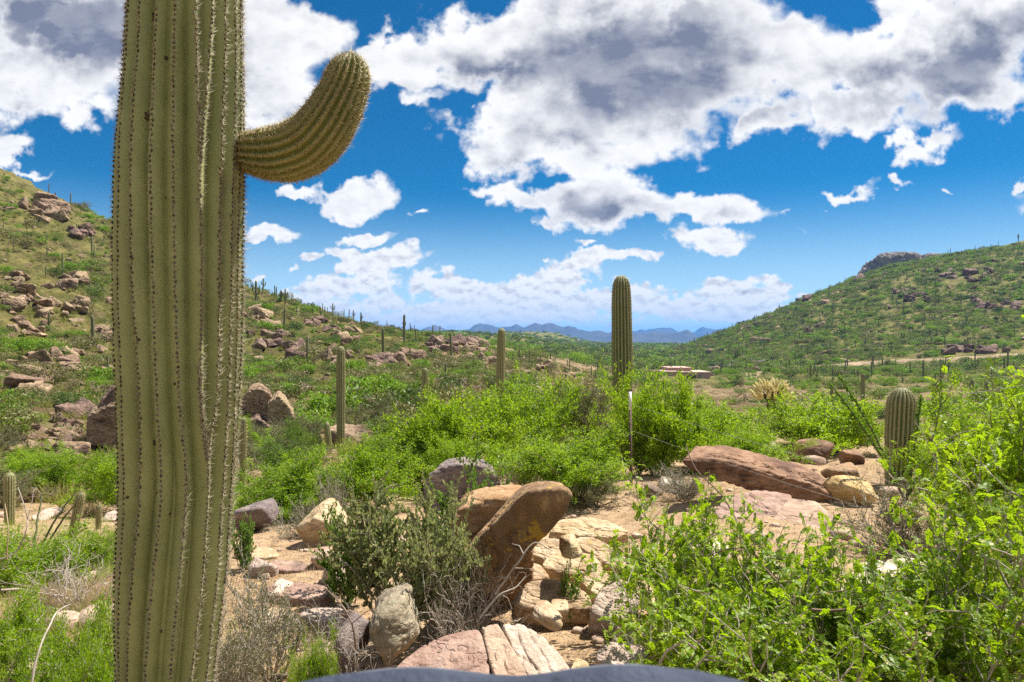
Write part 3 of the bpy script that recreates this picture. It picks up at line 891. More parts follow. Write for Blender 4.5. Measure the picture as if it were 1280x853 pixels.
for k, an in enumerate(np.linspace(-108, -252, 9)):
    RIB['back%d' % k] = [an] * 9
def v2z(v, y=YT):
    return EYE - (np.asarray(v, float) - CV) / F * y
g0 = on_ground(206, YT)
big = empty('saguaro_cactus', g0)
tag(big, 'huge ribbed saguaro at left, its one arm curving up to the right', 'cactus', 'saguaro cacti')
nz, nth = 620, 560
zt = np.linspace(g0[2] - 0.05, float(v2z(-260)), nz)
vv = CV + (EYE - zt) / YT * F
cu = np.interp(vv, SV, SC); ru = np.interp(vv, SV, SR)
ks = np.exp(-0.5 * (np.arange(-30, 31) / 12.0) ** 2); ks /= ks.sum()
sm = lambda a: np.convolve(np.pad(a, 30, mode='edge'), ks, 'valid')
cx = (sm(cu) - CU) / F * YT
offax = math.cos(math.atan((225 - CU) / F))
rad0 = sm(ru) / F * YT * offax * 1.035
face = math.atan2((225 - CU) / F, 1.0)           # bearing of the trunk
th = np.linspace(-180, 180, nth, endpoint=False)
sz = 5.0
crest = np.zeros((nz, nth))
ribang = {k: np.interp(vv, AV, a) for k, a in RIB.items()}
for k in ribang:
    ribang[k] = sm(ribang[k]) + 2.6 * fbm(zt * 1.15, hash(k) % 1 + len(k) * 3.1 + ord(k[0]), 0, 2)
    d = np.abs((th[None, :] - ribang[k][:, None] + 180) % 360 - 180)
    crest = np.maximum(crest, np.clip(1 - (d / 10.5) ** 1.05, 0, 1))
rr2 = rad0[:, None] * (1 - 0.235 * (1 - crest ** 0.75)) * (1 + 0.012 * fbm(th[None, :] / 30.0, zt[:, None] * 2.2, 1.0, 3))
tha = np.radians(th)
# angle 0 looks back at the viewpoint, positive to the viewer's right
bx = np.array([-math.sin(face), -math.cos(face)])
rx = np.array([math.cos(face), -math.sin(face)])
DX = np.cos(tha) * bx[0] + np.sin(tha) * rx[0]
DY = np.cos(tha) * bx[1] + np.sin(tha) * rx[1]
V = np.stack([cx[:, None] + rr2 * DX[None], YT + rr2 * DY[None], np.repeat(zt[:, None], nth, 1)], -1) - g0
i, j = np.meshgrid(np.arange(nz - 1), np.arange(nth), indexing='ij')
j2 = (j + 1) % nth
f = np.stack([i * nth + j, i * nth + j2, (i + 1) * nth + j2, (i + 1) * nth + j], -1).reshape(-1, 4)
me = mesh_np('trunk', V.reshape(-1, 3), f, M['cactus_near'], smooth=True)
add_attr(me, 'crest', crest.ravel())
trunk = obj('trunk', me, big)
# areoles and spines down each rib
AP, AN = [], []
def trunk_pt(z, ang, out=1.0):
    k = (z - zt[0]) / (zt[-1] - zt[0]) * (nz - 1)
    k = np.clip(k, 0, nz - 1.01); k0 = int(k)
    a = math.radians(ang)
    dx, dy = math.cos(a) * bx[0] + math.sin(a) * rx[0], math.cos(a) * bx[1] + math.sin(a) * rx[1]
    jj_ = int(round((ang + 180) / 360 * nth)) % nth
    r_ = rr2[k0, jj_] * out
    return np.array((cx[k0] + r_ * dx, YT + r_ * dy, z)) - g0, np.array((dx, dy, 0))
rs = np.random.default_rng(21)
for kname in ribang:
    if kname.startswith('back') and kname not in ('back0', 'back8'):
        step = 0.03
    else:
        step = 0.0165
    z = zt[0] + 0.02 + rs.uniform(0, step)
    while z < zt[-1] - 0.01:
        k = int((z - zt[0]) / (zt[-1] - zt[0]) * (nz - 1))
        if kname == 'E2' and abs(ribang['E2'][k] - ribang['E'][k]) < 1.5 or kname == 'F' and abs(ribang['F'][k] - ribang['E'][k]) < 1.5:
            z += step; continue
        p, n_ = trunk_pt(z, ribang[kname][k] + rs.normal(0, 0.35))
        AP.append(p); AN.append(n_)
        z += step * rs.uniform(0.85, 1.15)
AP, AN = np.array(AP), np.array(AN)
# felt cushions
octv = np.array([[1, 0, 0], [-1, 0, 0], [0, 1, 0], [0, -1, 0], [0, 0, 1], [0, 0, -1.0]])
octf = np.array([[0, 2, 4], [2, 1, 4], [1, 3, 4], [3, 0, 4], [2, 0, 5], [1, 2, 5], [3, 1, 5], [0, 3, 5]])
d_, a_, b_ = orient(AN)
s_ = rs.uniform(0.8, 1.25, len(AP))
ov = AP[:, None] + (octv[None, :, 0:1] * a_[:, None] * 0.0046 + octv[None, :, 1:2] * b_[:, None] * 0.0062 + octv[None, :, 2:3] * d_[:, None] * 0.0035) * s_[:, None, None]
of = (octf[None] + (np.arange(len(AP)) * 6)[:, None, None]).reshape(-1, 3)
o = obj('areoles', mesh_np('areoles', ov.reshape(-1, 3), of, M['areole'], smooth=True), trunk)
sv, sf = spines_geo(AP + AN * 0.002, AN, 10, 0.009, 0.019, 0.0008, 0.35, rs)
rs_ = (AN @ np.array([rx[0], rx[1], 0])) > 0.12      # the sunny side bristles more
sv2, sf2 = spines_geo(AP[rs_] + AN[rs_] * 0.002, AN[rs_], 9, 0.012, 0.026, 0.0008, 0.5, rs)
sf = np.concatenate([sf, sf2 + len(sv)]); sv = np.concatenate([sv, sv2])
obj('spines', mesh_np('spines', sv, sf, M['spine']), trunk)
# bore holes and scars
for (u, v, su, sv_) in [(187, 47, .020, .017), (205, 97, .011, .006), (180, 165, .016, .012), (190, 545, .007, .008), (294, 140, .010, .010), (212, 630, .004, .004), (219, 476, .005, .005), (196, 604, .003, .004), (171, 330, .004, .006), (235, 690, .006, .004), (163, 610, .004, .005), (258, 120, .004, .004), (206, 260, .003, .004), (230, 380, .003, .003), (200, 770, .006, .005), (262, 720, .005, .007), (178, 425, .003, .004), (294, 205, .007, .009), (186, 740, .004, .004)]:
    z = float(v2z(v)); k = int((z - zt[0]) / (zt[-1] - zt[0]) * (nz - 1))
    s = np.clip((u - np.interp(v, SV, SC)) / np.interp(v, SV, SR), -0.97, 0.97)
    ang = math.degrees(math.asin(s))
    p, n_ = trunk_pt(z, ang, 1.0)
    dd, aa, bb = orient(n_[None])
    k_ = 14
    an = np.arange(k_) * 2 * math.pi / k_
    w = 1 + 0.25 * rs.normal(size=k_)
    ring1 = p + aa * (np.cos(an) * su * w)[:, None] + bb * (np.sin(an) * sv_ * w)[:, None] - dd * 0.004
    ring2 = p + aa * (np.cos(an) * su * .75 * w)[:, None] + bb * (np.sin(an) * sv_ * .75 * w)[:, None] + dd * 0.004
    ctr = p + dd * 0.001
    vs = np.concatenate([ring1, ring2, ctr])
    a1 = np.arange(k_); a2 = (a1 + 1) % k_
    q4 = np.stack([a1, a2, a2 + k_, a1 + k_], 1); t3 = np.stack([a1 + k_, a2 + k_, np.full(k_, 2 * k_)], 1)
    obj('scar', mesh_np('scar', vs, [q4, t3], M['scar'], smooth=True), trunk)
# the arm
ctl = [(303, 190, 2.49, 23), (313, 191, 2.48, 26), (335, 193, 2.45, 32), (362, 191, 2.41, 36.5), (385, 181, 2.40, 37), (405, 161, 2.39, 35.5), (421, 134, 2.39, 32.5), (432, 108, 2.39, 29), (437, 86, 2.39, 27), (438.5, 68, 2.39, 25)]
pts = np.array([P3(u, v, y) for (u, v, y, r) in ctl]) - g0
rad = np.array([r / F * y * 0.965 for (u, v, y, r) in ctl])
arm = cactus_piece('arm', pts, rad, 20, 0.008, 'cactus_arm', big, per=8, depth=0.2, tip=1.15, spine='spines', n_sp=7, sl=(0.010, 0.020), sw=0.0008, every=1, seed=4, wob=0.03)

# --- saguaros standing nearby, each with its ribs and bristles
def saguaro(u, vtop, vbase, wpx, y, label, lean=0.0, ribs=15, arms=(), vmid=None, seed=0, spine=True, step=None, group='saguaro cacti', bulge=1.0):
    b = on_ground(u, y)
    top = EYE - (vtop - CV) / F * y
    h = max(top - b[2], 0.3)
    r = wpx / 2 / F * y
    o = empty('saguaro_cactus', b)
    tag(o, label, 'cactus', group)
    lx = lean / F * y
    pts = [(-0 * lx, 0, -0.12), (lx * 0.25, 0, h * 0.25), (lx * 0.55, 0, h * 0.55), (lx * 0.82, 0, h * 0.82), (lx, 0, h)]
    rad = [r * 0.80, r * 0.90, r * 1.0 * bulge, r * 0.98, r * 0.80]
    st = step or max(0.03, y * 0.0022)
    cactus_piece('trunk', pts, rad, ribs, st, 'cactus_mid', o, per=6, depth=0.17, tip=1.3, spine='spines' if spine else None, n_sp=5 if y < 16 else 4, sl=(0.02, 0.04), sw=0.0006 * max(1, y / 6), every=2 if y > 11 else 1, seed=seed)
    for (du, v0, v1, w, out) in arms:
        z0 = EYE - (v0 - CV) / F * y - b[2]; z1 = EYE - (v1 - CV) / F * y - b[2]
        ra = w / 2 / F * y
        dx = du / F * y
        ap = [(0, 0, z0), (dx * .6, out, z0 + abs(dx) * .1), (dx, out, z0 + (z1 - z0) * .35), (dx * 1.02, out, z1)]
        cactus_piece('arm', ap, [ra * .7, ra * .9, ra, ra * .85], max(9, ribs - 4), st, 'cactus_mid', o, per=5, depth=0.15, tip=1.2, spine='spines' if spine else None, n_sp=3, sl=(0.015, 0.03), sw=0.0006 * max(1, y / 6), seed=seed + 1)
    return o

saguaro(779.5, 344, 560, 25.5, 14.8, 'tall thick saguaro column in the middle, beside the leafy yellow-green shrub', lean=-3, ribs=18, seed=31, bulge=1.03)
saguaro(623.5, 410, 505, 10.8, 23, 'tall slim saguaro column behind the green bushes, below the far blue peaks', lean=3.5, ribs=14, seed=32)
saguaro(426, 432.5, 560, 11.5, 22, 'straight slim saguaro column before the left hill, three short pups at its foot', ribs=14, seed=33)
saguaro(531.5, 460, 510, 8.6, 25, 'short blunt saguaro stub poking up behind the green bushes', ribs=13, seed=34)
saguaro(303, 522, 612, 8.0, 14.5, 'thin young saguaro pole just right of the huge foreground trunk', lean=1.5, ribs=13, seed=35)
saguaro(1122, 484, 606, 35, 9.6, 'stout round-topped saguaro on the right, standing behind whip-like ocotillo stems', lean=6, ribs=20, seed=36, bulge=1.0)
saguaro(12, 590, 645, 13, 11.5, 'fat grey-green saguaro stub at the left edge, above the grassy slope', lean=0, ribs=14, seed=37)
saguaro(89, 614, 682, 10.5, 8.6, 'leaning young saguaro beside bent ocotillo stems at lower left', lean=13, ribs=13, seed=38)
saguaro(123, 630, 662, 7.0, 10.6, 'small saguaro stub between the leaning one and the huge trunk', lean=1, ribs=12, seed=39)
saguaro(413, 527, 562, 7.4, 21.4, 'young saguaro pup standing close to the left of the slim column', lean=-5, ribs=11, seed=40, spine=False)
saguaro(405, 535, 556, 6.4, 21.7, 'small leaning saguaro pup, outermost left of the slim column', lean=-12, ribs=11, seed=41, spine=False)
saguaro(434.5, 547, 564, 5, 21.4, 'tiny saguaro pup close to the right foot of the slim column', ribs=10, seed=42, spine=False)
saguaro(1168, 478, 515, 5.6, 42, 'pale slim saguaro just right of the stout round-topped one', ribs=11, seed=43, spine=False)
saguaro(1078.5, 466, 518, 5, 44, 'dark slender saguaro left of the stout round-topped one', ribs=11, seed=44, spine=False)
saguaro(1039.5, 480, 512, 4.2, 46, 'small dark saguaro behind the bright bush beside the boulders', ribs=11, seed=45, spine=False)
saguaro(1215, 474, 512, 4.6, 48, 'distant brown saguaro pole low on the right, behind the feathery shrub', ribs=11, seed=46, spine=False)
saguaro(1233, 476, 500, 4.6, 52, 'short saguaro pole at right, partly hidden by bright leaves', ribs=11, seed=47, spine=False)

# --- small copies for the slopes
def tiny_saguaro(name, h, r, arms):
    V, Fc, A, k = [], [], [], 0
    def add(pts, rad, nr):
        nonlocal k
        P, r0, q, tot = resample(pts, rad, 0.22)
        r1 = round_tip(r0, q, tot, r0[-1] * 1.2)
        v, f, cr, *_ = ribbed(P, r1, nr, 0.12, 2)
        V.append(v); Fc.append(f + k); A.append(cr); k += len(v)
    add([(0, 0, -0.3), (0, 0, h * .5), (0.02, 0, h)], [r * .85, r, r * .85], 8)
    for (a, z0, out, z1, ra) in arms:
        c, s = math.cos(a), math.sin(a)
        add([(0, 0, z0), (c * out * .7, s * out * .7, z0 + .1), (c * out, s * out, z0 + (z1 - z0) * .4), (c * out, s * out, z1)], [ra, ra, ra, ra * .8], 6)
    me = mesh_np(name, np.concatenate(V), np.concatenate(Fc), M['cactus_far'], smooth=True)
    add_attr(me, 'crest', np.concatenate(A))
    return me
TINY = [
    tiny_saguaro('saguaro_cactus', 4.0, 0.19, []), tiny_saguaro('saguaro_cactus', 4.0, 0.17, []), tiny_saguaro('saguaro_cactus', 4.0, 0.22, []),
    tiny_saguaro('saguaro_cactus', 4.0, 0.20, [(0.3, 1.7, .5, 2.7, .13)]), tiny_saguaro('saguaro_cactus', 4.0, 0.20, [(0.2, 1.8, .55, 3.1, .13), (3.4, 2.1, .5, 3.0, .12)]),
    tiny_saguaro('saguaro_cactus', 4.0, 0.21, [(0.1, 1.6, .6, 3.3, .14), (3.0, 1.9, .6, 3.2, .14), (1.5, 2.0, .5, 2.9, .13)]),
]

# ------------------------------------------------------------------ rocks
_ico = {}
def ico(n):
    if n not in _ico:
        b = bmesh.new()
        bmesh.ops.create_icosphere(b, subdivisions=n, radius=1.0)
        v = np.array([x.co[:] for x in b.verts]); f = np.array([[q.index for q in x.verts] for x in b.faces])
        b.free()
        v /= np.linalg.norm(v, axis=1, keepdims=True)
        _ico[n] = (v, f)
    return _ico[n]

def hull_planes(pts):
    b = bmesh.new()
    for p in pts:
        b.verts.new(p)
    bmesh.ops.convex_hull(b, input=b.verts)
    bmesh.ops.dissolve_limit(b, angle_limit=0.06, verts=b.verts, edges=b.edges)
    b.normal_update()
    N, D = [], []
    for f in b.faces:
        n_ = np.array(f.normal[:]); d = float(np.dot(n_, np.array(f.verts[0].co[:])))
        if d < 0:
            n_, d = -n_, -d
        if d > 1e-4:
            N.append(n_); D.append(d)
    b.free()
    return np.array(N), np.array(D)

def rock_mesh(name, pts, mat, sub=5, p=16.0, rough=0.05, seed=0, ledge=0.0, axis=(0.2, 0.1, 1.0), freq=1.0):
    """rounded convex block over pts with worn, cracked faces; returns mesh about the points' own origin"""
    pts = np.asarray(pts, float)
    c = (pts.max(0) + pts.min(0)) / 2
    h = np.maximum((pts.max(0) - pts.min(0)) / 2, 1e-3)
    q = (pts - c) / h
    N, D = hull_planes(q)
    dv, f = ico(sub)
    s = np.maximum(dv @ N.T, 0) / D[None]
    r = 1.0 / np.maximum((s ** p).sum(1) ** (1.0 / p), 1e-6)
    v = dv * r[:, None] * h + c
    size = float(h.mean())
    # roughness in real units
    w = v / size * freq
    off = seed * 7.31
    nrm = dv / h; nrm /= np.linalg.norm(nrm, axis=1, keepdims=True)
    big = fbm(w[:, 0] * 0.9 + off, w[:, 1] * 0.9, w[:, 2] * 0.9, 3)
    fin = fbm(w[:, 0] * 4 + off, w[:, 1] * 4, w[:, 2] * 4, 4, 0.6)
    disp = big * rough * 1.4 + fin * rough * 0.6
    if ledge:
        ax = np.array(axis, float); ax /= np.linalg.norm(ax)
        u = (w @ ax) * 3.2 + fbm(w[:, 0] * .8, w[:, 1] * .8, w[:, 2] * .8 + off, 3) * 1.2
        saw = np.abs((u % 1.0) - 0.5) * 2
        disp = disp - ledge * sst(0.75, 1.0, saw)
    ck = np.abs(fbm(w[:, 0] * 1.1 + off + 5, w[:, 1] * 1.1, w[:, 2] * 1.1, 3))
    disp = disp - 0.05 * sst(0.05, 0.0, ck)
    v = v + nrm * (disp * size)[:, None]
    return mesh_np(name, v, f, M[mat], smooth=True)

def block_pts(r, n=16, sq=0.65):
    d = r.normal(size=(n, 3)); d /= np.linalg.norm(d, axis=1, keepdims=True)
    d = np.sign(d) * np.abs(d) ** sq
    m = np.abs(d).max(0)
    return d / m

def boulder(u0, v0, u1, v1, mat, label, y=None, depth=None, seed=0, sub=5, p=14, rough=0.05, ledge=0.0, sq=0.65, n=16, tilt=0.0, name='boulder', axis=(0.2, 0.1, 1), group=None, sink=0.12, cat='boulder'):
    r = np.random.default_rng(seed + 100)
    um = (u0 + u1) / 2
    if y is None:
        y = float(ground_hit(um, v1 - 0.15 * (v1 - v0))[1])
    a = (u1 - u0) / 2 / F * y
    c = (v1 - v0) / 2 / F * y
    b = depth if depth else a * 0.8
    pts = block_pts(r, n, sq)
    if tilt:
        ct, st = math.cos(tilt), math.sin(tilt)
        x, z = pts[:, 0] * a, pts[:, 2] * c
        x, z = x * ct - z * st, x * st + z * ct
        pts[:, 0], pts[:, 2] = x / np.abs(x).max(), z / np.abs(z).max()
    pts = pts * np.array([a, b, c * (1 + sink)])
    ctr = P3(um, (v0 + v1) / 2, y) + np.array([0, b * 0.6, -c * sink])
    me = rock_mesh(name, pts, mat, sub, p, rough, seed, ledge, axis)
    return tag(obj(name, me, None, ctr), label, cat, group)

def prism_rock(outline, y, depth, mat, label, seed=0, back=0.85, lift=0.0, sub=6, p=22, rough=0.035, ledge=0.0, axis=(0.2, 0.1, 1), name='boulder', front_slope=0.0, freq=1.0):
    """block whose near face follows outline (photo points at y) and which runs back by depth"""
    ol = np.array([P3(u, v, y) for (u, v) in outline])
    c = ol.mean(0)
    bk = (ol - c) * back + c + np.array([c[0] / y * depth, depth, lift])
    fr = ol.copy()
    if front_slope:
        hh = (ol[:, 2] - ol[:, 2].min()) / max(np.ptp(ol[:, 2]), 1e-6)
        fr = np.array([P3(u, v, y + front_slope * h_) for (u, v), h_ in zip(outline, hh)])
    pts = np.concatenate([fr, bk])
    ctr = (pts.max(0) + pts.min(0)) / 2
    me = rock_mesh(name, pts - ctr, mat, sub, p, rough, seed, ledge, axis, freq)
    return tag(obj(name, me, None, ctr), label, 'boulder')

def slab(outline, y, s, thick, mat, label, seed=0, sub=6, p=26, rough=0.02, ledge=0.0, axis=(0.2, 0.1, 1), grow=1.0):
    """slab whose upper face follows outline on a plane rising away from the viewer (slope s; y = distance of its lowest edge)"""
    v0 = max(v for u, v in outline)
    z0 = EYE - (v0 - CV) / F * y
    up = []
    for (u, v) in outline:
        k = (v - CV) / F
        yy = (EYE - z0 + s * y) / (s + k)
        up.append(P3(u, v, yy))
    up = np.array(up); c = up.mean(0)
    nrm = np.array([0, -s, 1.0]); nrm /= np.linalg.norm(nrm)
    lo = (up - c) * 1.06 + c - nrm * thick
    pts = np.concatenate([up, lo])
    ctr = (pts.max(0) + pts.min(0)) / 2
    return tag(obj('boulder', rock_mesh('boulder', pts - ctr, mat, sub, p, rough, seed, ledge, axis), None, ctr), label, 'boulder')

# the overhanging block in the middle
prism_rock([(552, 728), (596, 676), (636, 632), (662, 612), (703, 606.5), (716, 609), (721, 619), (714, 637), (690, 664), (656, 692), (612, 730), (586, 768), (556, 772)], 4.75, 0.4, 'rock_orange',
           'big rust-brown boulder with yellow lichen leaning out over the slab pile', 1, back=0.85, lift=0.02, ledge=0.02, axis=(0.8, 0.1, 0.9), rough=0.06, p=22, front_slope=-.42, freq=1.5)
prism_rock([(560, 650), (575, 632), (606, 622), (645, 617), (668, 622), (668, 765), (580, 765)], 5.15, 0.5, 'rock_gold', 'yellowish block standing in for the sunlit top face of the leaning boulder, half hidden', 50, back=.85, lift=.05, p=14, rough=.05, ledge=.05)  # added block, coloured yellowish for the boulder's own sunlit top face
# pile of slabs under it
def B(u0, v0, u1, v1, *a, **k):
    g = 0.06 if 630 < u0 < 830 and v0 > 640 else 0.0
    du, dv = (u1 - u0) * g, (v1 - v0) * g
    return boulder(u0 - du, v0 - dv, u1 + du, v1 + dv * 3, *a, **k)
B(701, 674, 733, 694, 'rock_tan', 'small knobby stone perched on the rounded slab of the pile', 4.72, 0.13, 5, rough=.08)
B(812, 742, 850, 790, 'rock_tan', 'brown stone in the shade inside the leafy shrub', None, 0.25, 13)
B(690, 757, 714, 768, 'rock_tan', 'small tan stone at the top of the gravel patch', 4.1, 0.1, 14, sub=4)
B(668, 770, 706, 786, 'rock_tan', 'low worn ledge of tan rock in the gravel patch', 3.9, 0.2, 15, sub=4, ledge=.08)
slab([(474, 856), (500, 826), (530, 804), (560, 791), (598, 784), (608, 800), (614, 850), (612, 885), (478, 890)], 3.15, .35, .28, 'rock_pink', 'wide mauve-grey slab at the bottom edge, left of the split slab', 16)
slab([(601, 782), (622, 778), (636, 800), (660, 842), (664, 875), (640, 880), (626, 862), (613, 830)], 3.18, .35, .26, 'rock_pink', 'narrow reddish slab split from its pale neighbour at the bottom edge', 17)
slab([(627, 779), (652, 778), (682, 795), (722, 842), (730, 880), (670, 885), (664, 845), (640, 802)], 3.2, .3, .26, 'rock_pale', 'pale cracked slab at the bottom edge beside the gravel patch', 18, ledge=.05, axis=(1, .2, .5))
B(456, 749, 522, 828, 'rock_green', 'rounded lichen-grey boulder under the grey-green bush', 3.75, 0.3, 19, sq=.5, p=14, rough=.09, tilt=.35, ledge=.03)
B(505, 746, 531, 763, 'rock_tan', 'small stone tucked under the bush, right of the lichen-grey boulder', None, 0.12, 20, sub=4)
B(415, 780, 462, 835, 'rock_grey', 'shaded grey stone behind the dry sticks', 3.7, 0.25, 21)
B(366, 628, 432, 694, 'rock_tan', 'upright pale boulder with a tan cap, left of the grey-green bush', 7.3, 0.35, 22, tilt=.65, sq=.6, p=13, ledge=.03)
B(284, 630, 338, 672, 'rock_grey', 'dark-faced boulder just right of the huge trunk', 8.3, 0.4, 23, tilt=.2, sq=.6)
prism_rock([(526, 612), (538, 592), (562, 580), (578, 583), (592, 580), (608, 581), (622, 590), (630, 608), (628, 645), (528, 645)], 9.2, 0.6, 'rock_grey', 'bulging grey boulder with dark patches behind the grey-green bush', 24, back=.8, lift=.05, p=15, rough=.10, ledge=.05, freq=1.8)
B(308, 700, 347, 725, 'rock_pale', 'white flat stone on the sandy ground right of the huge trunk', None, .2, 25, sub=4, sq=.5)
B(326, 736, 360, 752, 'rock_pale', 'small white ledge stone below the flat white stone', None, .2, 26, sub=4)
B(383, 690, 422, 716, 'rock_pink', 'pinkish stone in front of the upright pale boulder', None, .2, 27, sub=4)
B(396, 708, 442, 738, 'rock_pale', 'pale stone at the left foot of the grey-green bush', None, .25, 28, sub=4)
B(420, 770, 440, 790, 'rock_tan', 'tan stone among the dry sticks', None, .1, 29, sub=4)
def Q(poly, mat, label, seed, s=.45, thick=.20, p=13, rough=.045, ledge=.04, dy=0.0):
    ol = [(560 + x / 4, 640 + y_ / 4) for (x, y_) in poly]
    u = sum(a for a, b in ol) / len(ol); v = max(b for a, b in ol)
    return slab(ol, float(ground_hit(u, v)[1]) * 0.92 + dy, s, thick, mat, label, seed, 6, p, rough, ledge, (.25, .1, 1))
Q([(505, 95), (560, 35), (700, 18), (860, 60), (910, 95), (840, 128), (640, 118)], 'rock_tan', 'flat brown slab lying on top of the pile, just right of the leaning boulder', 2, .35, .14, dy=.12)
Q([(600, 125), (720, 118), (840, 180), (910, 240), (900, 280), (800, 270), (690, 200)], 'rock_tan', 'long pale slab slanting down to the right under the topmost slab', 3, .45, .2, dy=.06)
Q([(380, 195), (430, 130), (540, 125), (605, 150), (570, 215), (490, 240)], 'rock_tan', 'shaded stone wedged under the overhang of the leaning boulder', 4)
Q([(500, 205), (590, 185), (720, 200), (785, 268), (745, 305), (560, 310), (460, 270)], 'rock_tan', 'rounded tan slab carrying a small knobby stone', 6, .4, .2, 9, .05)
Q([(280, 290), (380, 240), (470, 258), (515, 320), (430, 345), (310, 335)], 'rock_tan', 'smooth tan stone low in the pile, left of the rounded slab', 7, .4, .2, 9)
Q([(310, 440), (395, 335), (520, 318), (640, 350), (730, 420), (705, 490), (560, 498), (390, 490)], 'rock_tan', 'broad smooth grey-tan boulder in the middle of the pile, above the gravel', 8, .55, .2, 9, .05)
Q([(655, 330), (760, 278), (835, 325), (800, 375), (735, 418), (685, 375)], 'rock_tan', 'blocky stone between the rounded slab and the whitish boulder', 9)
Q([(705, 490), (740, 395), (830, 335), (945, 345), (960, 450), (870, 550), (760, 535)], 'rock_pale', 'whitish grained boulder at the right end of the pile', 10, .5, .25, 10, .05)
Q([(815, 650), (840, 565), (940, 540), (1010, 585), (1110, 640), (980, 700)], 'rock_tan', 'angular tan stone half under the leafy shrub, below the pile', 11, .5, .2)
Q([(735, 700), (800, 640), (940, 645), (1010, 700), (975, 775), (770, 770)], 'rock_pale', 'pale low slab at the bottom, left of the leafy shrub', 12, .3, .15, 18)
Q([(610, 790), (640, 725), (700, 745), (715, 790), (680, 830)], 'rock_tan', 'small tan stone between the pale cracked slab and the pale low slab', 52, .3, .1, 14)
# right of the post
B(990, 548, 1054, 586, 'rock_brown', 'large dark rounded boulder at the back of the boulder group', None, .45, 30, sq=.8, p=9, rough=.04)
B(1049, 563, 1085, 585, 'rock_brown', 'small dark boulder beside the large dark one', None, .25, 31, sq=.75, p=10)
B(1035, 580, 1084, 610, 'rock_brown', 'brown boulder with a pale top in front of the small dark one', None, .3, 32, sq=.7, tilt=.15)
B(1040, 594, 1108, 640, 'rock_gold', 'round golden-tan boulder in front, beside the stout saguaro', None, .4, 33, sq=.85, p=8, rough=.03)
prism_rock([(848, 575), (875, 574), (900, 574), (960, 590), (1020, 607), (1042, 619), (1052, 644), (1044, 652), (1028, 630), (998, 624), (940, 606), (900, 601), (862, 588)], 8.3, 0.6, 'rock_brown', 'long log-like brown slab with a sunlit top edge, lying across the slope', 34, back=.9, lift=.12, p=26, rough=.035, ledge=.04, freq=2.5)
slab([(892, 640), (905, 622), (948, 610), (990, 618), (988, 634), (968, 652), (963, 676), (930, 668), (908, 655)], 6.9, .28, .35, 'rock_pink', 'pinkish tilted slab with a stepped edge under the log-like slab', 35, ledge=.05)
slab([(966, 648), (986, 622), (1020, 626), (1042, 645), (1044, 660), (1010, 668), (972, 662)], 6.95, .28, .3, 'rock_pink', 'smaller pinkish slab to the right of the stepped slab', 36)
B(826, 601, 864, 618, 'rock_pale', 'white flat stone just right of the fence post', 9.6, .35, 37, sub=4, sq=.5)
B(806, 604, 830, 622, 'rock_dark', 'dark stone at the foot of the fence post', 9.4, .2, 38, sub=4)
B(952, 515, 990, 546, 'rock_grey', 'grey-pink rock below the pale cholla', None, .5, 39, tilt=-.4, sq=.5)
B(949, 551, 977, 569, 'rock_pale', 'pale yellowish stone between the bright bushes', None, .3, 40, sub=4)
slab([(1040, 745), (1075, 700), (1140, 694), (1230, 712), (1262, 745), (1250, 800), (1100, 815), (1045, 790)], 3.55, .12, .3, 'rock_pale', 'broad whitish slab showing through the leafy shrub at lower right', 41, ledge=.06, axis=(.5, .2, 1))
B(872, 686, 925, 712, 'rock_pale', 'whitish stone seen through the leaves, below the stepped slab', None, .3, 42, sub=4)
B(742, 568, 782, 594, 'rock_grey', 'grey stone in the shade behind the fence post', None, .4, 43, sub=4)
B(690, 556, 716, 575, 'rock_tan', 'tan stone in a gap between the green bushes', None, .3, 44, sub=4)
B(1126, 668, 1172, 694, 'rock_pink', 'pink stone under the tangled shrub at right', None, .3, 45, sub=4)
B(84, 722, 106, 738, 'rock_pale', 'white stone in the dry grass left of the huge trunk', None, .15, 46, sub=4, sq=.5)
B(40, 640, 60, 652, 'rock_pale', 'pale stone on the sandy bank at far left', None, .4, 47, sub=4)
B(128, 640, 150, 654, 'rock_pale', 'pale stone right behind the small saguaro stub', None, .4, 48, sub=4)

for q, (u, v, w_, h_, lab) in enumerate([(322, 690, 62, 16, 'flat pale ledge flush with the sand beside the huge trunk, nearest the dark-faced boulder'), (372, 738, 84, 22, 'flat cracked ledge in the sand left of the grey-green bush'), (408, 768, 66, 24, 'flat tan ledge above the dry sticks'), (335, 768, 70, 22, 'flat ledge behind the wispy olive shrub'), (356, 706, 60, 14, 'thin flat ledge in the middle of the sandy patch')]):
    rq = np.random.default_rng(700 + q)
    an = np.linspace(0, 2 * np.pi, 9)[:-1]
    ol = [(u + math.cos(a_) * w_ / 2 * rq.uniform(.8, 1.15), v + math.sin(a_) * h_ / 2 * rq.uniform(.8, 1.15)) for a_ in an]
    slab(ol, float(ground_hit(u, v + h_ / 2)[1]) * .975, .03, .14, ['rock_tan', 'rock_pink', 'rock_pale'][q % 3], lab, 70 + q, 5, 18, .05, .05)

# block shapes shared by the rocks of the slopes
PROTO_R = []
for k in range(9):
    r = np.random.default_rng(300 + k)
    pts = block_pts(r, 13, 0.5) * np.array([1.0, r.uniform(.6, .9), r.uniform(.4, .8)])
    PROTO_R.append(rock_mesh('boulder', pts, 'rock_far', 5, 24, 0.10, k, 0.13, (r.normal() * .4, r.normal() * .4, 1), 1.7))
PROTO_D = []
for k in range(3):
    r = np.random.default_rng(330 + k)
    pts = block_pts(r, 13, 0.5) * np.array([1.0, r.uniform(.6, .9), r.uniform(.5, .8)])
    PROTO_D.append(rock_mesh('boulder', pts, 'rock_dark', 5, 24, 0.10, k, 0.13, (.3, .1, 1), 1.7))

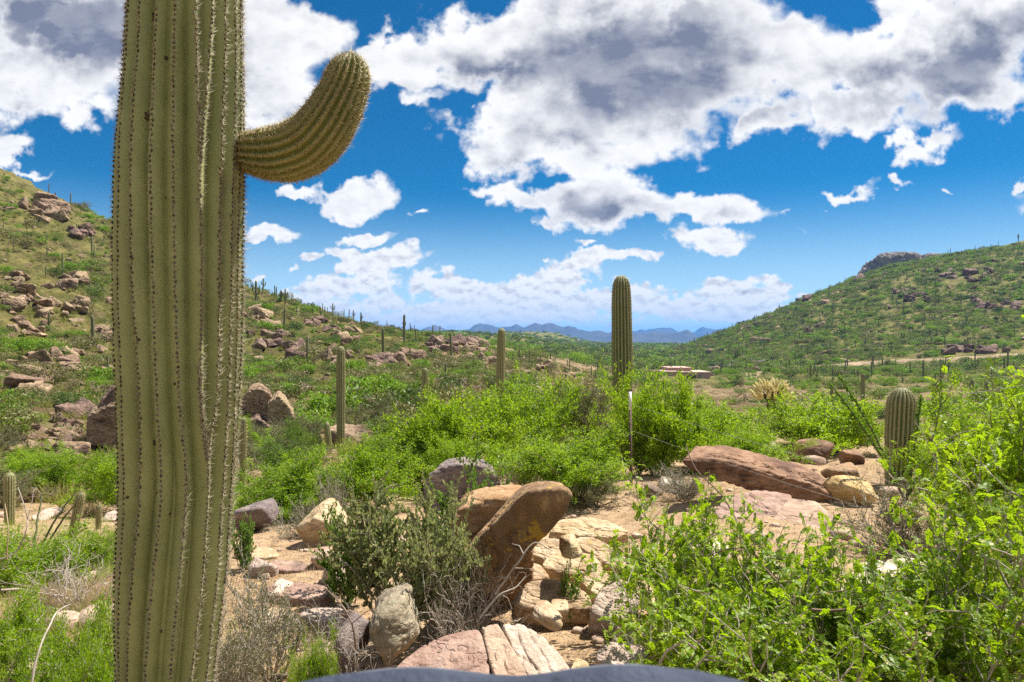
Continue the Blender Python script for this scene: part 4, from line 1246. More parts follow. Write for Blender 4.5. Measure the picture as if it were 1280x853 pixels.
OUTPOS, BOUL = [], []
def outcrop(u0, v0, u1, v1, n, label, grp, k=1.0, protos=PROTO_R, tilt=0.35, seed=0, hmul=1.0, ymul=1.0):
    """a ledge of broken blocks, each its own rock"""
    r = np.random.default_rng(seed + 900)
    base = ground_hit((u0 + u1) / 2, v1 - 0.2 * (v1 - v0))
    y0 = base[1]
    px = (u1 - u0) / F * y0
    n = int(n * 1.4)
    s0 = px / max(1.6, n ** 0.5) * 0.74 * k
    OUTPOS.append((base[0], base[1], px * (.55 if y0 < 180 else .3)))
    OUTPOS.append((base[0] * .93, base[1] * .93, px * (.45 if y0 < 180 else .1)))
    for i in range(n):
        u = r.uniform(u0, u1); v = r.uniform(v0 + 0.25 * (v1 - v0), v1)
        g = ground_hit(u, v)
        if abs(g[1] - y0) > 0.35 * y0:
            g = on_ground(u, y0 * r.uniform(.95, 1.05))
        s = s0 * r.uniform(.55, 1.25)
        k_ = int(r.integers(9)) if protos is PROTO_R else 9 + int(r.integers(3))
        BOUL.append((g + np.array([0, 0, s * 0.22 * hmul]), (r.normal(0, .2), tilt + r.normal(0, .2), r.uniform(0, 6.28)), s, k_, label, grp))

yo = float(ground_hit(336, 550)[1])
for q, (ol, mat, lab) in enumerate([
    ([(303, 552), (302, 505), (310, 488), (326, 484), (340, 494), (344, 520), (338, 552)], 'rock_far', 'tall cracked reddish mass of the rock pile just right of the huge trunk'),
    ([(334, 553), (334, 505), (348, 494), (362, 508), (371, 530), (368, 545), (350, 554)], 'rock_far', 'lower right shoulder of the reddish rock pile right of the huge trunk'),
    ([(300, 560), (304, 530), (322, 522), (340, 535), (342, 558)], 'rock_dark', 'dark foot of the reddish rock pile right of the huge trunk')]):
    prism_rock(ol, yo * (1.0 - .02 * q), 2.0, mat, lab, 60 + q, back=.85, lift=.2, p=24, rough=.07, ledge=.08, freq=2.6)
yo = float(ground_hit(130, 566)[1])
for q, (ol, mat, lab) in enumerate([
    ([(108, 556), (108, 522), (120, 514), (140, 508), (160, 500), (168, 560), (140, 562)], 'rock_far', 'big reddish boulder half hidden by the left side of the huge trunk'),
    ([(118, 530), (124, 505), (142, 486), (165, 480), (168, 530)], 'rock_dark', 'dark upper block behind the left side of the huge trunk')]):
    prism_rock(ol, yo * (1 + .03 * q), 1.6, mat, lab, 65 + q, back=.85, lift=.2, p=24, rough=.06, ledge=.06, freq=2.2)
OUT = [
    (303, 482, 370, 552, 12, 'reddish angular block in the big rock pile just right of the huge trunk', 'blocks of the rock pile right of the trunk', 1.25, PROTO_R),
    (106, 478, 162, 562, 7, 'dark reddish block of the outcrop half hidden by the huge trunk', 'blocks of the outcrop behind the trunk', 1.3, PROTO_D),
    (0, 348, 74, 392, 14, 'brown block of the slanting rock ledge at the left edge', 'blocks of the left slanting ledge', 1.0, PROTO_R),
    (52, 366, 106, 402, 10, 'brown block of the slanting ledge between bright green bushes on the left hill', 'blocks of the ledge between bushes', 1.0, PROTO_R),
    (18, 394, 62, 422, 9, 'block of the low outcrop beneath the left slanting ledge', 'blocks of the low left outcrop', 1.0, PROTO_R),
    (0, 448, 24, 478, 6, 'block of the rock heap at the left edge halfway down the hill', 'blocks of the left edge heap', 1.1, PROTO_R),
    (28, 436, 100, 468, 12, 'block of the rock band left of the huge trunk, halfway down the hill', 'blocks of the middle band', 1.0, PROTO_R),
    (30, 468, 60, 486, 6, 'pale block of the flat shelf left of the huge trunk', 'blocks of the flat shelf', 1.0, PROTO_R),
    (0, 520, 66, 582, 13, 'block of the large dark-shadowed heap low on the left slope', 'blocks of the large low heap', 1.05, PROTO_R),
    (66, 528, 104, 552, 7, 'stone of the small heap left of the half-hidden outcrop', 'stones of the small low heap', 1.0, PROTO_R),
    (98, 560, 124, 582, 4, 'pinkish block above the small saguaro stubs', 'pinkish blocks above the stubs', 1.0, PROTO_R),
    (385, 464, 434, 502, 9, 'dark block of the outcrop left of the slim saguaro column', 'blocks left of the slim saguaro', 1.1, PROTO_D),
    (432, 464, 494, 502, 12, 'reddish block of the outcrop right of the slim saguaro column', 'blocks right of the slim saguaro', 1.0, PROTO_R),
    (376, 396, 408, 416, 6, 'dark block of the crag high on the left hill below its crest', 'blocks of the high crag', 1.0, PROTO_D),
    (530, 422, 592, 446, 11, 'dark block of the crag at the toe of the left hill', 'blocks of the toe crag', 1.1, PROTO_D),
    (588, 418, 608, 432, 4, 'black block on the knoll left of the far blue peaks', 'blocks of the dark knoll', 1.2, PROTO_D),
    (480, 436, 530, 456, 8, 'block of the rock line on the lower left hill', 'blocks of the lower rock line', 1.0, PROTO_R),
    (590, 440, 612, 458, 5, 'brown block behind the tall slim saguaro', 'blocks behind the tall slim saguaro', 1.0, PROTO_R),
    (666, 444, 690, 464, 4, 'pale-topped grey block near the pink flat roof', 'blocks near the pink roof', 1.2, PROTO_R),
    (628, 462, 664, 476, 5, 'flat brown block right of the tall slim saguaro', 'blocks right of the tall slim saguaro', 1.0, PROTO_R),
    (700, 450, 720, 475, 4, 'brown block left of the tall thick saguaro', 'blocks left of the thick saguaro', 1.0, PROTO_R),
    (30, 250, 80, 282, 10, 'brown block of the rock band high on the left hill', 'blocks of the high band', 1.0, PROTO_R),
    (280, 500, 300, 520, 3, 'grey stone beside the big rock pile', 'stones beside the rock pile', 1.0, PROTO_R),
    # right hill
    (1116, 360, 1160, 378, 12, 'dark block of the small cliff in the middle of the right hill', 'blocks of the middle cliff', 0.7, PROTO_D),
    (1165, 334, 1240, 352, 14, 'dark block of the long ledge high on the right hill', 'blocks of the high right ledge', 0.55, PROTO_D),
    (1210, 374, 1275, 390, 13, 'dark block of the ledge at the right edge above the road', 'blocks of the right edge ledge', 0.55, PROTO_D),
    (1165, 436, 1265, 443, 8, 'dark block of the low rocky cutting above the road on the right hill', 'blocks of the road cutting', 0.5, PROTO_D),
    (995, 372, 1012, 380, 3, 'dark block on the skyline of the right hill near the white cloud', 'blocks on the right skyline', 1.3, PROTO_D),
    (1064, 340, 1076, 350, 2, 'small dark crag on the skyline of the right hill', 'crags on the right skyline', 1.3, PROTO_D),
]
for k, (u0, v0, u1, v1, n, lab, grp, kk, pr) in enumerate(OUT):
    outcrop(u0, v0, u1, v1, n, lab, grp, kk, pr, seed=k)

# more ledges, scattered over the left hill
r_ = np.random.default_rng(4242)
for q in range(26):
    u = r_.uniform(0, 150) if q < 14 else r_.uniform(305, 600)
    vs = float(np.interp(u, [0, 150, 300, 450, 600], [235, 300, 372, 415, 432]))
    v = r_.uniform(vs + 8, 590 if u < 160 else 500)
    w = r_.uniform(22, 52); h_ = w * r_.uniform(.4, .65)
    outcrop(u - w / 2, v - h_, u + w / 2, v, int(r_.integers(4, 8)), 'brown block of a small broken ledge on the left hill', 'blocks of the small left ledges', 1.0, PROTO_D if q % 3 == 0 else PROTO_R, seed=50 + q)
# grey butte behind the crest of the right hill
yb = 760.0
ol = [(1098, 350), (1102, 322), (1108, 316), (1118, 311.5), (1130, 310), (1150, 311), (1172, 313.5), (1195, 318), (1225, 340)]
pts = []
for (u, v) in ol:
    p = P3(u, v, yb); pts += [p + np.array([0, 15, 0]), p + np.array([14, 75, -4]), np.array([p[0], p[1] + 5, 40.0]), np.array([p[0], p[1] + 90, 40.0])]
pts = np.array(pts); ctr = pts.mean(0)
o = obj('rock_outcrop', rock_mesh('rock_outcrop', pts - ctr, 'rock_cliff', 6, 22, .09, 77, .06, (.1, 0, 1), 4.0), None, ctr)
tag(o, 'grey rocky butte with a sheer left face rising behind the right hill crest', 'rock outcrop')

# ------------------------------------------------------------------ shrubs
def grow(seed, n_stems=9, levels=3, kids=(6, 5), spread=1.0, droop=0.0, wig=0.22, first=1.0, start=0.2):
    """branching skeleton in a unit-ish volume; returns pieces (p0,p1,r0,r1) and twigs (p,dir,len)"""
    r = np.random.default_rng(seed)
    P0, P1, R0, R1, T = [], [], [], [], []
    def stem(p, d, L, rad, lev):
        n = 5 if lev < levels else 3
        pts = [p]; dirs = []
        for i in range(n):
            d = d + r.normal(0, wig, 3) + np.array([0, 0, 0.10 - droop * i / n])
            d = d / np.linalg.norm(d)
            q = pts[-1] + d * L / n
            P0.append(pts[-1]); P1.append(q)
            R0.append(rad * (1 - 0.7 * i / n)); R1.append(rad * (1 - 0.7 * (i + 1) / n))
            pts.append(q); dirs.append(d)
        if lev >= levels - 1:
            for i in range(n):
                T.append((pts[i], dirs[i], L / n, lev))
        if lev < levels:
            k = kids[min(lev - 1, len(kids) - 1)]
            for j in range(k):
                f = start + (1 - start) * (j + r.uniform(0.2, 0.9)) / k
                ii = min(int(f * n), n - 1)
                q = pts[ii] + (pts[ii + 1] - pts[ii]) * (f * n - ii)
                side = rdir(1, 0.0, r)[0]
                nd = dirs[ii] * 0.75 + side * 0.75 + np.array([0, 0, 0.1])
                stem(q, nd / np.linalg.norm(nd), L * r.uniform(0.36, 0.58), rad * 0.55, lev + 1)
    for s in range(n_stems):
        a = 2 * math.pi * (s + r.uniform(-.35, .35)) / n_stems
        t_ = r.uniform(0.05, 1.0) * spread
        d = np.array([math.cos(a) * t_, math.sin(a) * t_, 1.0])
        b = np.array([math.cos(a), math.sin(a), 0]) * 0.06 * t_
        stem(b, d / np.linalg.norm(d), first * r.uniform(.65, 1.1), 0.016, 1)
    tw = (np.array([t[0] for t in T]), np.array([t[1] for t in T]), np.array([t[2] for t in T]))
    return np.array(P0), np.array(P1), np.array(R0), np.array(R1), tw

def fit(seed, h, w, kw):
    P0, P1, R0, R1, (tp, td, tl) = grow(seed, **kw)
    allp = np.concatenate([P0, P1])
    sx = w / max(np.percentile(np.abs(allp[:, :2]), 96) * 2, 1e-3)
    sz_ = h / np.percentile(allp[:, 2], 98.5)
    S = np.array([sx, sx, sz_])
    g = (sx * sx * sz_) ** (1 / 3)
    return P0 * S, P1 * S, R0 * g, R1 * g, tp * S, td * S / g, tl * g

def make_shrub(seed, h, w, kind, leaf, wood, nleaf, L, W, shape='diamond', kw=None, rmin=0.002, minfrac=0.0, sides=4, keep=1.0, bare=0.0):
    kw = kw or {}
    P0, P1, R0, R1, tp, td, tl = fit(seed, h, w, kw)
    r = np.random.default_rng(seed + 1)
    thick = np.maximum(R0, rmin), np.maximum(R1, rmin * 0.7)
    sel = r.uniform(size=len(P0)) < keep
    wv, wf = tubes(P0[sel], P1[sel], thick[0][sel], thick[1][sel], sides)
    if bare:
        zc = tp[:, 2] / h
        rad_ = np.hypot(tp[:, 0], tp[:, 1]) / (w / 2)
        m_ = (zc + 0.6 * rad_) > bare * r.uniform(0.6, 1.3, len(tp))
        tp, td, tl = tp[m_], td[m_], tl[m_]
    n = len(tp)
    if kind == 'pinnate':
        # several feather leaves to a twig, five to seven leaflet pairs each
        k = np.repeat(np.arange(n), nleaf)
        base = tp[k] + td[k] * (tl[k] * r.uniform(0, 1, len(k)))[:, None]
        ax = td[k] * 0.5 + rdir(len(k), 0.35, r) * 1.0
        ax /= np.linalg.norm(ax, axis=1, keepdims=True)
        upv = rdir(len(k), 2.2, r)
        side = np.cross(upv, ax); side /= np.linalg.norm(side, axis=1, keepdims=True)
        nrm = np.cross(ax, side)
        size = r.uniform(0.65, 1.2, len(k))
        pairs = 6
        pos, lax, ln, ls, lw = [], [], [], [], []
        rach = L * 3.4
        for i in range(pairs):
            f = (i + 0.7) / pairs
            droop_ = np.array([0, 0, -1.0]) * (0.25 * f * f)
            c = base + (ax + droop_) * (rach * f * size)[:, None]
            for sg in (-1, 1):
                pos.append(c); lax.append(side * sg * 0.9 + ax * 0.45 + r.normal(0, .12, ax.shape)); ln.append(nrm + r.normal(0, .22, ax.shape))
                ls.append(L * size * (1 - 0.25 * abs(f - .5)) * r.uniform(.85, 1.1, len(k)))
        pos.append(base + (ax + np.array([0, 0, -.28])) * (rach * 1.02 * size)[:, None]); lax.append(ax); ln.append(nrm); ls.append(L * size)
        pos, lax, ln, ls = (np.concatenate(a) for a in (pos, lax, ln, ls))
        lv, lf = leaf_geo(pos, lax, ln, ls, ls * (W / L), shape, 0.12)
        rv, rf = tubes(base, base + (ax + np.array([0, 0, -.25])) * (rach * size)[:, None], np.full(len(k), .0009), np.full(len(k), .0005), 3)
        lv, fl = np.concatenate([lv, rv]), [lf, rf + len(lv)]
    else:
        k = np.repeat(np.arange(n), nleaf)
        pos = tp[k] + td[k] * (tl[k] * r.uniform(0, 1.1, len(k)))[:, None]
        if kind == 'spray':
            pos = pos + r.normal(0, L * 0.7, pos.shape)
            ax = td[k] * 0.6 + rdir(len(k), 0.25, r)
            nr = rdir(len(k), 0.5, r)
        elif kind == 'upright':
            ax = td[k] * 0.3 + rdir(len(k), 0.9, r)
            nr = rdir(len(k), -0.1, r)
        else:
            ax = td[k] * 0.4 + rdir(len(k), 0.1, r)
            nr = rdir(len(k), 1.2, r)
        s = r.uniform(0.6, 1.25, len(k))
        lv, fl = leaf_geo(pos, ax, nr, L * s, W * s, shape, 0.15 if shape == 'oval' else 0.0)
    fol = mesh_np('foliage', lv, fl, M[leaf], smooth=False)
    stm = mesh_np('stems', wv, wf, M[wood], smooth=True)
    return fol, stm

class Kind:
    """a kind of shrub: a few grown variants whose meshes the individuals share"""
    def __init__(s, name, variants):
        s.name = name; s.v = variants
    def put(s, u, y, wpx, vtop, label, cat='shrub', rz=None, group=None, k=None, dz=-0.04, base=None):
        fol, stm, h, w = s.v[k if k is not None else int(rng.integers(len(s.v)))]
        g = on_ground(u, y, dz) if base is None else np.asarray(base)
        H = EYE - (vtop - CV) / F * y - g[2]
        W_ = wpx / F * y
        e = empty(s.name, g, float(rng.uniform(0, 6.28)) if rz is None else rz)
        sx_ = max(W_ / w, 0.8 * H / h) if 'pinnate' in s.name else W_ / w
        e.scale = (sx_, sx_, H / h)
        tag(e, label, cat, group)
        obj('foliage', fol, e); obj('stems', stm, e)
        return e

def variants(n, seed, h, w, *a, **k):
    out = []
    for i in range(n):
        f, s = make_shrub(seed + 13 * i, h, w, *a, **k)
        out.append((f, s, h, w))
    return out

K = {}
K['feather'] = Kind('feathery_shrub', variants(3, 40, 1.5, 1.8, 'spray', 'leaf_feather', 'bark', 15, .054, .019, kw=dict(n_stems=13, levels=3, kids=(8, 6), spread=1.0), keep=.4, rmin=.003))
K['bright'] = Kind('leafy_shrub', variants(2, 70, 1.5, 1.8, 'spray', 'leaf_bright', 'bark', 13, .056, .028, kw=dict(n_stems=12, levels=3, kids=(8, 6), spread=1.0), keep=.4, rmin=.003))
K['olive'] = Kind('olive_shrub', variants(2, 90, 1.4, 1.8, 'spray', 'leaf_olive', 'bark', 12, .036, .015, kw=dict(n_stems=12, levels=3, kids=(7, 6), spread=1.1), keep=.8, rmin=.003))
K['mid'] = Kind('leafy_shrub', variants(2, 110, 1.5, 2.0, 'spray', 'leaf_mid', 'bark', 14, .05, .022, kw=dict(n_stems=12, levels=3, kids=(7, 6), spread=1.1), keep=.5, rmin=.003))
K['jojoba'] = Kind('grey_green_bush', variants(2, 130, .75, .9, 'upright', 'leaf_jojoba', 'twig', 13, .026, .013, 'oval', kw=dict(n_stems=10, levels=3, kids=(7, 6), spread=1.0, wig=.3), rmin=.0016, bare=.55))
K['glossy'] = Kind('glossy_bush', variants(2, 150, .6, .8, 'flat', 'leaf_glossy', 'bark', 9, .026, .018, 'oval', kw=dict(n_stems=9, levels=3, kids=(6, 6), spread=1.2, wig=.3), rmin=.0016))
K['pinnate'] = Kind('pinnate_shrub', variants(3, 170, 1.0, 1.1, 'pinnate', 'leaf_near', 'twig', 1, .0225, .0152, 'oval', kw=dict(n_stems=11, levels=3, kids=(6, 6), spread=1.2, wig=.25), rmin=.0012, keep=.7))
K['pinnate_far'] = Kind('pinnate_shrub', variants(2, 190, 1.3, 1.4, 'pinnate', 'leaf_near', 'bark', 2, .026, .017, 'diamond', kw=dict(n_stems=12, levels=3, kids=(6, 5), spread=1.0, wig=.25), rmin=.002, keep=.5))
K['ferny'] = Kind('ferny_plant', variants(2, 210, .45, .8, 'spray', 'leaf_feather', 'twig', 12, .023, .009, kw=dict(n_stems=14, levels=3, kids=(6, 5), spread=1.6, wig=.3), rmin=.001))
K['thin'] = Kind('wispy_shrub', variants(2, 230, .7, .8, 'spray', 'leaf_olive', 'twig', 4, .018, .007, kw=dict(n_stems=12, levels=3, kids=(7, 6), spread=1.1, wig=.28), rmin=.0012))
K['bare'] = Kind('dead_bush', variants(2, 250, .5, .8, 'spray', 'straw', 'twig', 0, .01, .004, kw=dict(n_stems=14, levels=3, kids=(6, 5), spread=1.7, wig=.35), rmin=.0014) if False else [(lambda P: (None, mesh_np('stems', *tubes(P[0], P[1], np.maximum(P[2] * .7, .0014), np.maximum(P[3] * .7, .001), 4), M['twig'], smooth=True), .5, .8))(fit(250 + i, .5, .8, dict(n_stems=12, levels=3, kids=(5, 4), spread=1.6, wig=.38))) for i in range(2)])

def put_bare(u, y, wpx, vtop, label, mat=None, rz=None, k=0):
    _, stm, h, w = K['bare'].v[k]
    g = on_ground(u, y, -.03)
    H = EYE - (vtop - CV) / F * y - g[2]
    W_ = wpx / F * y
    o = obj('dead_bush', stm, None, g, (0, 0, float(rng.uniform(0, 6.28)) if rz is None else rz), (W_ / w, W_ / w, H / h))
    return tag(o, label, 'dead bush')

# middle distance
p = K['feather'].put
p(452, 10.5, 135, 556, 'bright feathery shrub left of the centre, above the upright pale boulder')
K['mid'].put(500, 12.6, 100, 532, 'leafy green shrub between the slim saguaro and the blunt saguaro stub')
K['bright'].put(548, 13.0, 115, 504, 'tall leafy green shrub in front of the blunt saguaro stub')
K['bright'].put(612, 14.5, 110, 500, 'leafy green shrub at the foot of the tall slim saguaro')
p(672, 15.5, 125, 480, 'dark green feathery shrub right of the tall slim saguaro')
p(575, 11.5, 90, 552, 'low feathery green shrub behind the bulging grey boulder')
p(722, 9.4, 150, 545, 'feathery green shrub right behind the leaning boulder')
K['olive'].put(655, 11.0, 70, 560, 'small olive shrub between the bulging grey boulder and the leaning boulder')
K['olive'].put(733, 16.0, 80, 478, 'olive mesquite-like shrub against the left side of the tall thick saguaro')
K['olive'].put(745, 9.1, 80, 588, 'olive lower shrub behind the leaning boulder, left of the fence post')
p = K['bright'].put
p(818, 11.8, 92, 474, 'leafy yellow-green shrub just right of the tall thick saguaro')
p(795, 12.3, 80, 500, 'low leafy yellow-green shrub behind the fence post')
K['feather'].put(902, 13.0, 115, 506, 'feathery green shrub left of the pale cholla')
K['feather'].put(868, 12.2, 90, 520, 'small feathery green shrub between the leafy yellow-green shrub and the log-like slab')
K['feather'].put(935, 11.0, 90, 540, 'low feathery green shrub at the upper end of the log-like slab')
K['bright'].put(1040, 15.0, 120, 500, 'bright leafy shrub behind the dark boulders')
K['feather'].put(1000, 16.0, 80, 510, 'feathery green shrub right of the pale cholla')
K['feather'].put(350, 10.2, 140, 590, 'bright grassy-looking feathery shrub right of the huge trunk')
K['feather'].put(402, 10.6, 90, 588, 'green feathery shrub behind the upright pale boulder')
K['olive'].put(358, 19.5, 90, 540, 'grey-green round shrub below the big rock pile')
K['mid'].put(318, 20.5, 40, 560, 'dark green shrub at the left foot of the big rock pile')
K['olive'].put(378, 23, 50, 520, 'olive shrub behind the young saguaro pups')
K['olive'].put(470, 25, 70, 500, 'olive shrub right of the slim saguaro column')
K['thin'].put(378, 7.9, 60, 632, 'grey dead-looking shrub left of the upright pale boulder')
K['thin'].put(418, 8.2, 50, 595, 'brown half-dry shrub behind the upright pale boulder')
put_bare(428, 8.0, 40, 590, 'brown dry bush behind the upright pale boulder', k=1)
K['thin'].put(855, 9.0, 70, 588, 'dry brownish shrub under the upper end of the log-like slab')
put_bare(850, 9.2, 55, 590, 'bare grey bush under the upper end of the log-like slab')
rn = np.random.default_rng(515)
for q in range(26):
    u_ = float(rn.uniform(-40, 290)) if q < 17 else float(rn.uniform(285, 385)); y_ = float(rn.uniform(12.5, 26) if q < 17 else rn.uniform(17, 28))
    kd = K[['feather', 'olive', 'mid', 'thin', 'bright'][int(rn.choice(5, p=[.28, .26, .26, .12, .08]))]]
    g_ = on_ground(u_, y_)
    hh = float(rn.uniform(.5, 1.15))
    kd.put(u_, y_, float(rn.uniform(.8, 1.9)) / y_ * F, CV - (g_[2] + hh - EYE) / y_ * F, 'low %s on the stony bank below the left hill' % {'feathery_shrub': 'feathery green shrub', 'olive_shrub': 'olive shrub', 'leafy_shrub': 'leafy green shrub', 'wispy_shrub': 'wispy dry shrub'}[kd.name], group='%s on the stony bank' % (kd.name.replace('_', ' ') + 's'))
# around the leaning boulder
K['jojoba'].put(545, 4.5, 125, 624, 'grey-green bush with bare twigs in front of the leaning boulder', k=0)
K['jojoba'].put(490, 4.75, 150, 624, 'grey-green bush in the middle of the bush clump left of the leaning boulder', k=1)
K['glossy'].put(440, 5.1, 70, 650, 'glossy dark green bush at the left of the bush clump')
K['glossy'].put(600, 5.9, 100, 590, 'glossy green sprig behind the leaning boulder', k=1)
put_bare(590, 4.3, 110, 700, 'tangle of bare dead branches at the foot of the leaning boulder', k=0)
put_bare(430, 3.6, 110, 752, 'bundle of dead brown sticks beside the lichen-grey boulder', k=1)
put_bare(572, 4.2, 110, 700, 'dead branches under the grey-green bush', k=1)
K['glossy'].put(712, 4.7, 26, 708, 'tiny green sprig growing between the slabs of the pile')
# lower left
K['thin'].put(338, 3.6, 130, 716, 'wispy olive shrub with dry stems right of the huge trunk, at the bottom')
K['thin'].put(290, 3.2, 90, 760, 'wispy dry shrub hugging the right foot of the huge trunk')
K['ferny'].put(395, 3.3, 50, 800, 'small ferny green plant right of the wispy olive shrub')
K['glossy'].put(300, 5.9, 40, 652, 'small green plant against the right side of the huge trunk', k=0)
K['ferny'].put(30, 5.8, 130, 668, 'ferny green plant at the left edge, in front of the bent ocotillo stems')
K['ferny'].put(110, 6.4, 80, 668, 'ferny green plant between the leaning saguaro and the huge trunk')
K['ferny'].put(10, 3.6, 120, 752, 'ferny green plant at the left edge, near the bottom')
K['ferny'].put(110, 3.3, 100, 765, 'ferny green plant against the left foot of the huge trunk')
K['ferny'].put(40, 2.9, 110, 812, 'ferny green plant in the bottom left corner')
K['ferny'].put(125, 2.75, 90, 800, 'small ferny green plant at the bottom, left of the huge trunk')
put_bare(100, 5.0, 120, 690, 'dry straw-coloured bush left of the huge trunk', k=0)
# right side: feather-leaved shrubs close to the viewpoint
p = K['pinnate'].put
p(860, 4.1, 170, 626, 'shrub of round paired leaflets right of the slab pile', k=0)
p(925, 3.5, 190, 668, 'shrub of round paired leaflets in front of the pinkish stepped slab', k=1)
p(898, 3.0, 180, 715, 'shrub of round paired leaflets at the bottom, right of the pale low slab', k=2)
p(1010, 3.3, 190, 676, 'shrub of round paired leaflets with a forked pale branch, at the bottom', k=0)
p(1105, 3.4, 170, 705, 'shrub of round paired leaflets over the broad whitish slab', k=1)
p(985, 2.75, 220, 748, 'lowest leaflet shrub at the bottom edge, under the forked pale branch', k=2)
p(1150, 2.8, 230, 730, 'yellowish leaflet shrub at the bottom edge, left of the corner', k=0)
p(1250, 3.0, 200, 640, 'leaflet shrub in the bottom right corner', k=1)
p(1275, 4.0, 160, 580, 'tall leaflet shrub at the right edge', k=2)
K['pinnate_far'].put(1262, 5.8, 120, 478, 'tallest bright green shrub at the right edge', k=0)
K['pinnate_far'].put(1232, 6.0, 110, 575, 'bright green shrub right of the stout saguaro', k=1)
K['pinnate_far'].put(1295, 5.0, 150, 482, 'bright green shrub cut by the right edge', k=1)
K['thin'].put(1125, 6.2, 120, 610, 'tangled straw-and-olive shrub below the stout saguaro')
K['feather'].put(1185, 9.2, 90, 545, 'feathery green shrub behind the ocotillo at right')
K['feather'].put(1230, 9.5, 150, 500, 'feathery pale green shrub at the right, behind the bright ones')
K['thin'].put(1175, 4.6, 150, 650, 'half-dry tangled shrub under the bright green shrub at right')

# ------------------------------------------------------------------ ocotillos: long leafy wands
M['ocotillo_leaf'] = leaf_mat('ocotillo_leaf', (0.045, 0.11, 0.012), (0.13, 0.24, 0.02), (0.20, 0.38, 0.02), 0.35)
def ocotillo(base, wands, label, r0=0.014, leaf=0.022, n=260, seed=0):
    r = np.random.default_rng(seed + 60)
    e = empty('ocotillo', base)
    tag(e, label, 'ocotillo')
    for tipp in wands:
        t_ = np.asarray(tipp) - base
        s = np.linspace(0, 1, 22)[:, None]
        mid = t_ * 0.5 + np.array([0, 0, 0.10 * np.linalg.norm(t_)]) + r.normal(0, .03, 3)
        pts = (1 - s) ** 2 * 0 + 2 * s * (1 - s) * mid + s * s * t_
        pts = pts + np.cumsum(r.normal(0, .003, pts.shape), 0)
        v, f = curve_tube(pts, np.linspace(r0, r0 * .45, 22), 7)
        st = obj('stem', mesh_np('stem', v, f, M['bark_green'], smooth=True), e)
        if n:
            q = r.uniform(0.12, 1, n) * 20.99
            i = q.astype(int); fr = (q - i)[:, None]
            c = pts[i] * (1 - fr) + pts[i + 1] * fr
            d = pts[i + 1] - pts[i]; d /= np.linalg.norm(d, axis=1, keepdims=True)
            ax = rdir(n, 0.2, r) + d * 0.4
            lv, lf = leaf_geo(c, ax, rdir(n, 0.5, r), r.uniform(.7, 1.3, n) * leaf, r.uniform(.7, 1.2, n) * leaf * .42, 'diamond')
            obj('foliage', mesh_np('foliage', lv, lf, M['ocotillo_leaf']), st)
    return e
M['bark_green'] = plain_mat('green_grey_bark', (0.07, 0.075, 0.035), (0.15, 0.145, 0.075), 25, .85, .5, 70)
y = 8.6
ocotillo(on_ground(1132, y), [P3(1036, 480, 8.4), P3(1050, 471, 8.8), P3(1154, 500, 8.6), P3(1168, 575, 8.3)], 'ocotillo with leafy wands slanting up to the left, before the stout saguaro', .015, .05, 360, 1)
y = 6.6
ocotillo(on_ground(42, y), [P3(96, 616, 6.8), P3(100, 630, 6.4), P3(108, 660, 6.4), P3(50, 618, 7.0)], 'ocotillo of bent nearly bare stems slanting up to the right at lower left', .013, .02, 40, 2)

# ------------------------------------------------------------------ cholla: crown of pale spiny joints
M['cholla_joint'] = plain_mat('cholla_joint', (0.66, 0.58, 0.26), (0.78, 0.70, 0.36), 20, .8, .5, 60)
M['cholla_spine'] = spine_mat('cholla_spine', (0.80, 0.68, 0.34), (0.92, 0.86, 0.58), (0.66, 0.50, 0.2))
for n_ in M['cholla_spine'].node_tree.nodes:
    if n_.type == 'MIX_SHADER':
        n_.inputs[0].default_value = 0.6
M['cholla_trunk'] = plain_mat('cholla_trunk', (0.035, 0.025, 0.017), (0.10, 0.07, 0.045), 20, .95, .6, 60)
yc = 19.0
cb = P3(964, 522, yc); cb[2] = float(height(cb[0], cb[1]))
ch = empty('cholla_cactus', cb)
tag(ch, 'pale yellow teddy-bear cholla with a crown of stubby spiny joints on a dark trunk', 'cactus')
ctop = P3(964, 499, yc) - cb
v, f = curve_tube(np.array([[0, 0, -.1], ctop * .4, ctop * .8, ctop * 1.15]), [.13, .12, .12, .05], 9)
obj('trunk', mesh_np('trunk', v, f, M['cholla_trunk'], smooth=True), ch)
rc = np.random.default_rng(8)
ctr = ctop + np.array([0, 0, .02])
count = 0
while count < 84:
    d = rdir(1, 0.15, rc)[0]
    if d[2] < -0.18:
        continue
    rad_ = rc.uniform(.30, .50)
    p0 = ctr + d * np.array([1.0, 1.0, .85]) * rad_
    dd = d * .8 + np.array([0, 0, .75]) + rc.normal(0, .25, 3); dd /= np.linalg.norm(dd)
    L = rc.uniform(.14, .24); rj = rc.uniform(.034, .046)
    pp, rr_, q, tot = resample([p0, p0 + dd * L * .5 + rc.normal(0, .01, 3), p0 + dd * L], [rj * .8, rj, rj * .8], .02)
    r1 = round_tip(rr_, q, tot, rj)
    v, f = curve_tube(pp, np.maximum(r1, .002), 8)
    jt = obj('joint', mesh_np('joint', v, f, M['cholla_joint'], smooth=True), ch)
    n = 170
    k = rc.integers(len(pp), size=n); a = rdir(n, 0, rc)
    a = a - dd * (a @ dd)[:, None] * .8
    a[k > len(pp) - 3] += dd * .8
    a /= np.linalg.norm(a, axis=1, keepdims=True)
    sv, sf = spines_geo(pp[k] + a * np.maximum(r1[k], .01)[:, None] * .9, a, 2, .018, .032, .0018, 1.0, rc)
    obj('spines', mesh_np('spines', sv, sf, M['cholla_spine']), jt)
    count += 1
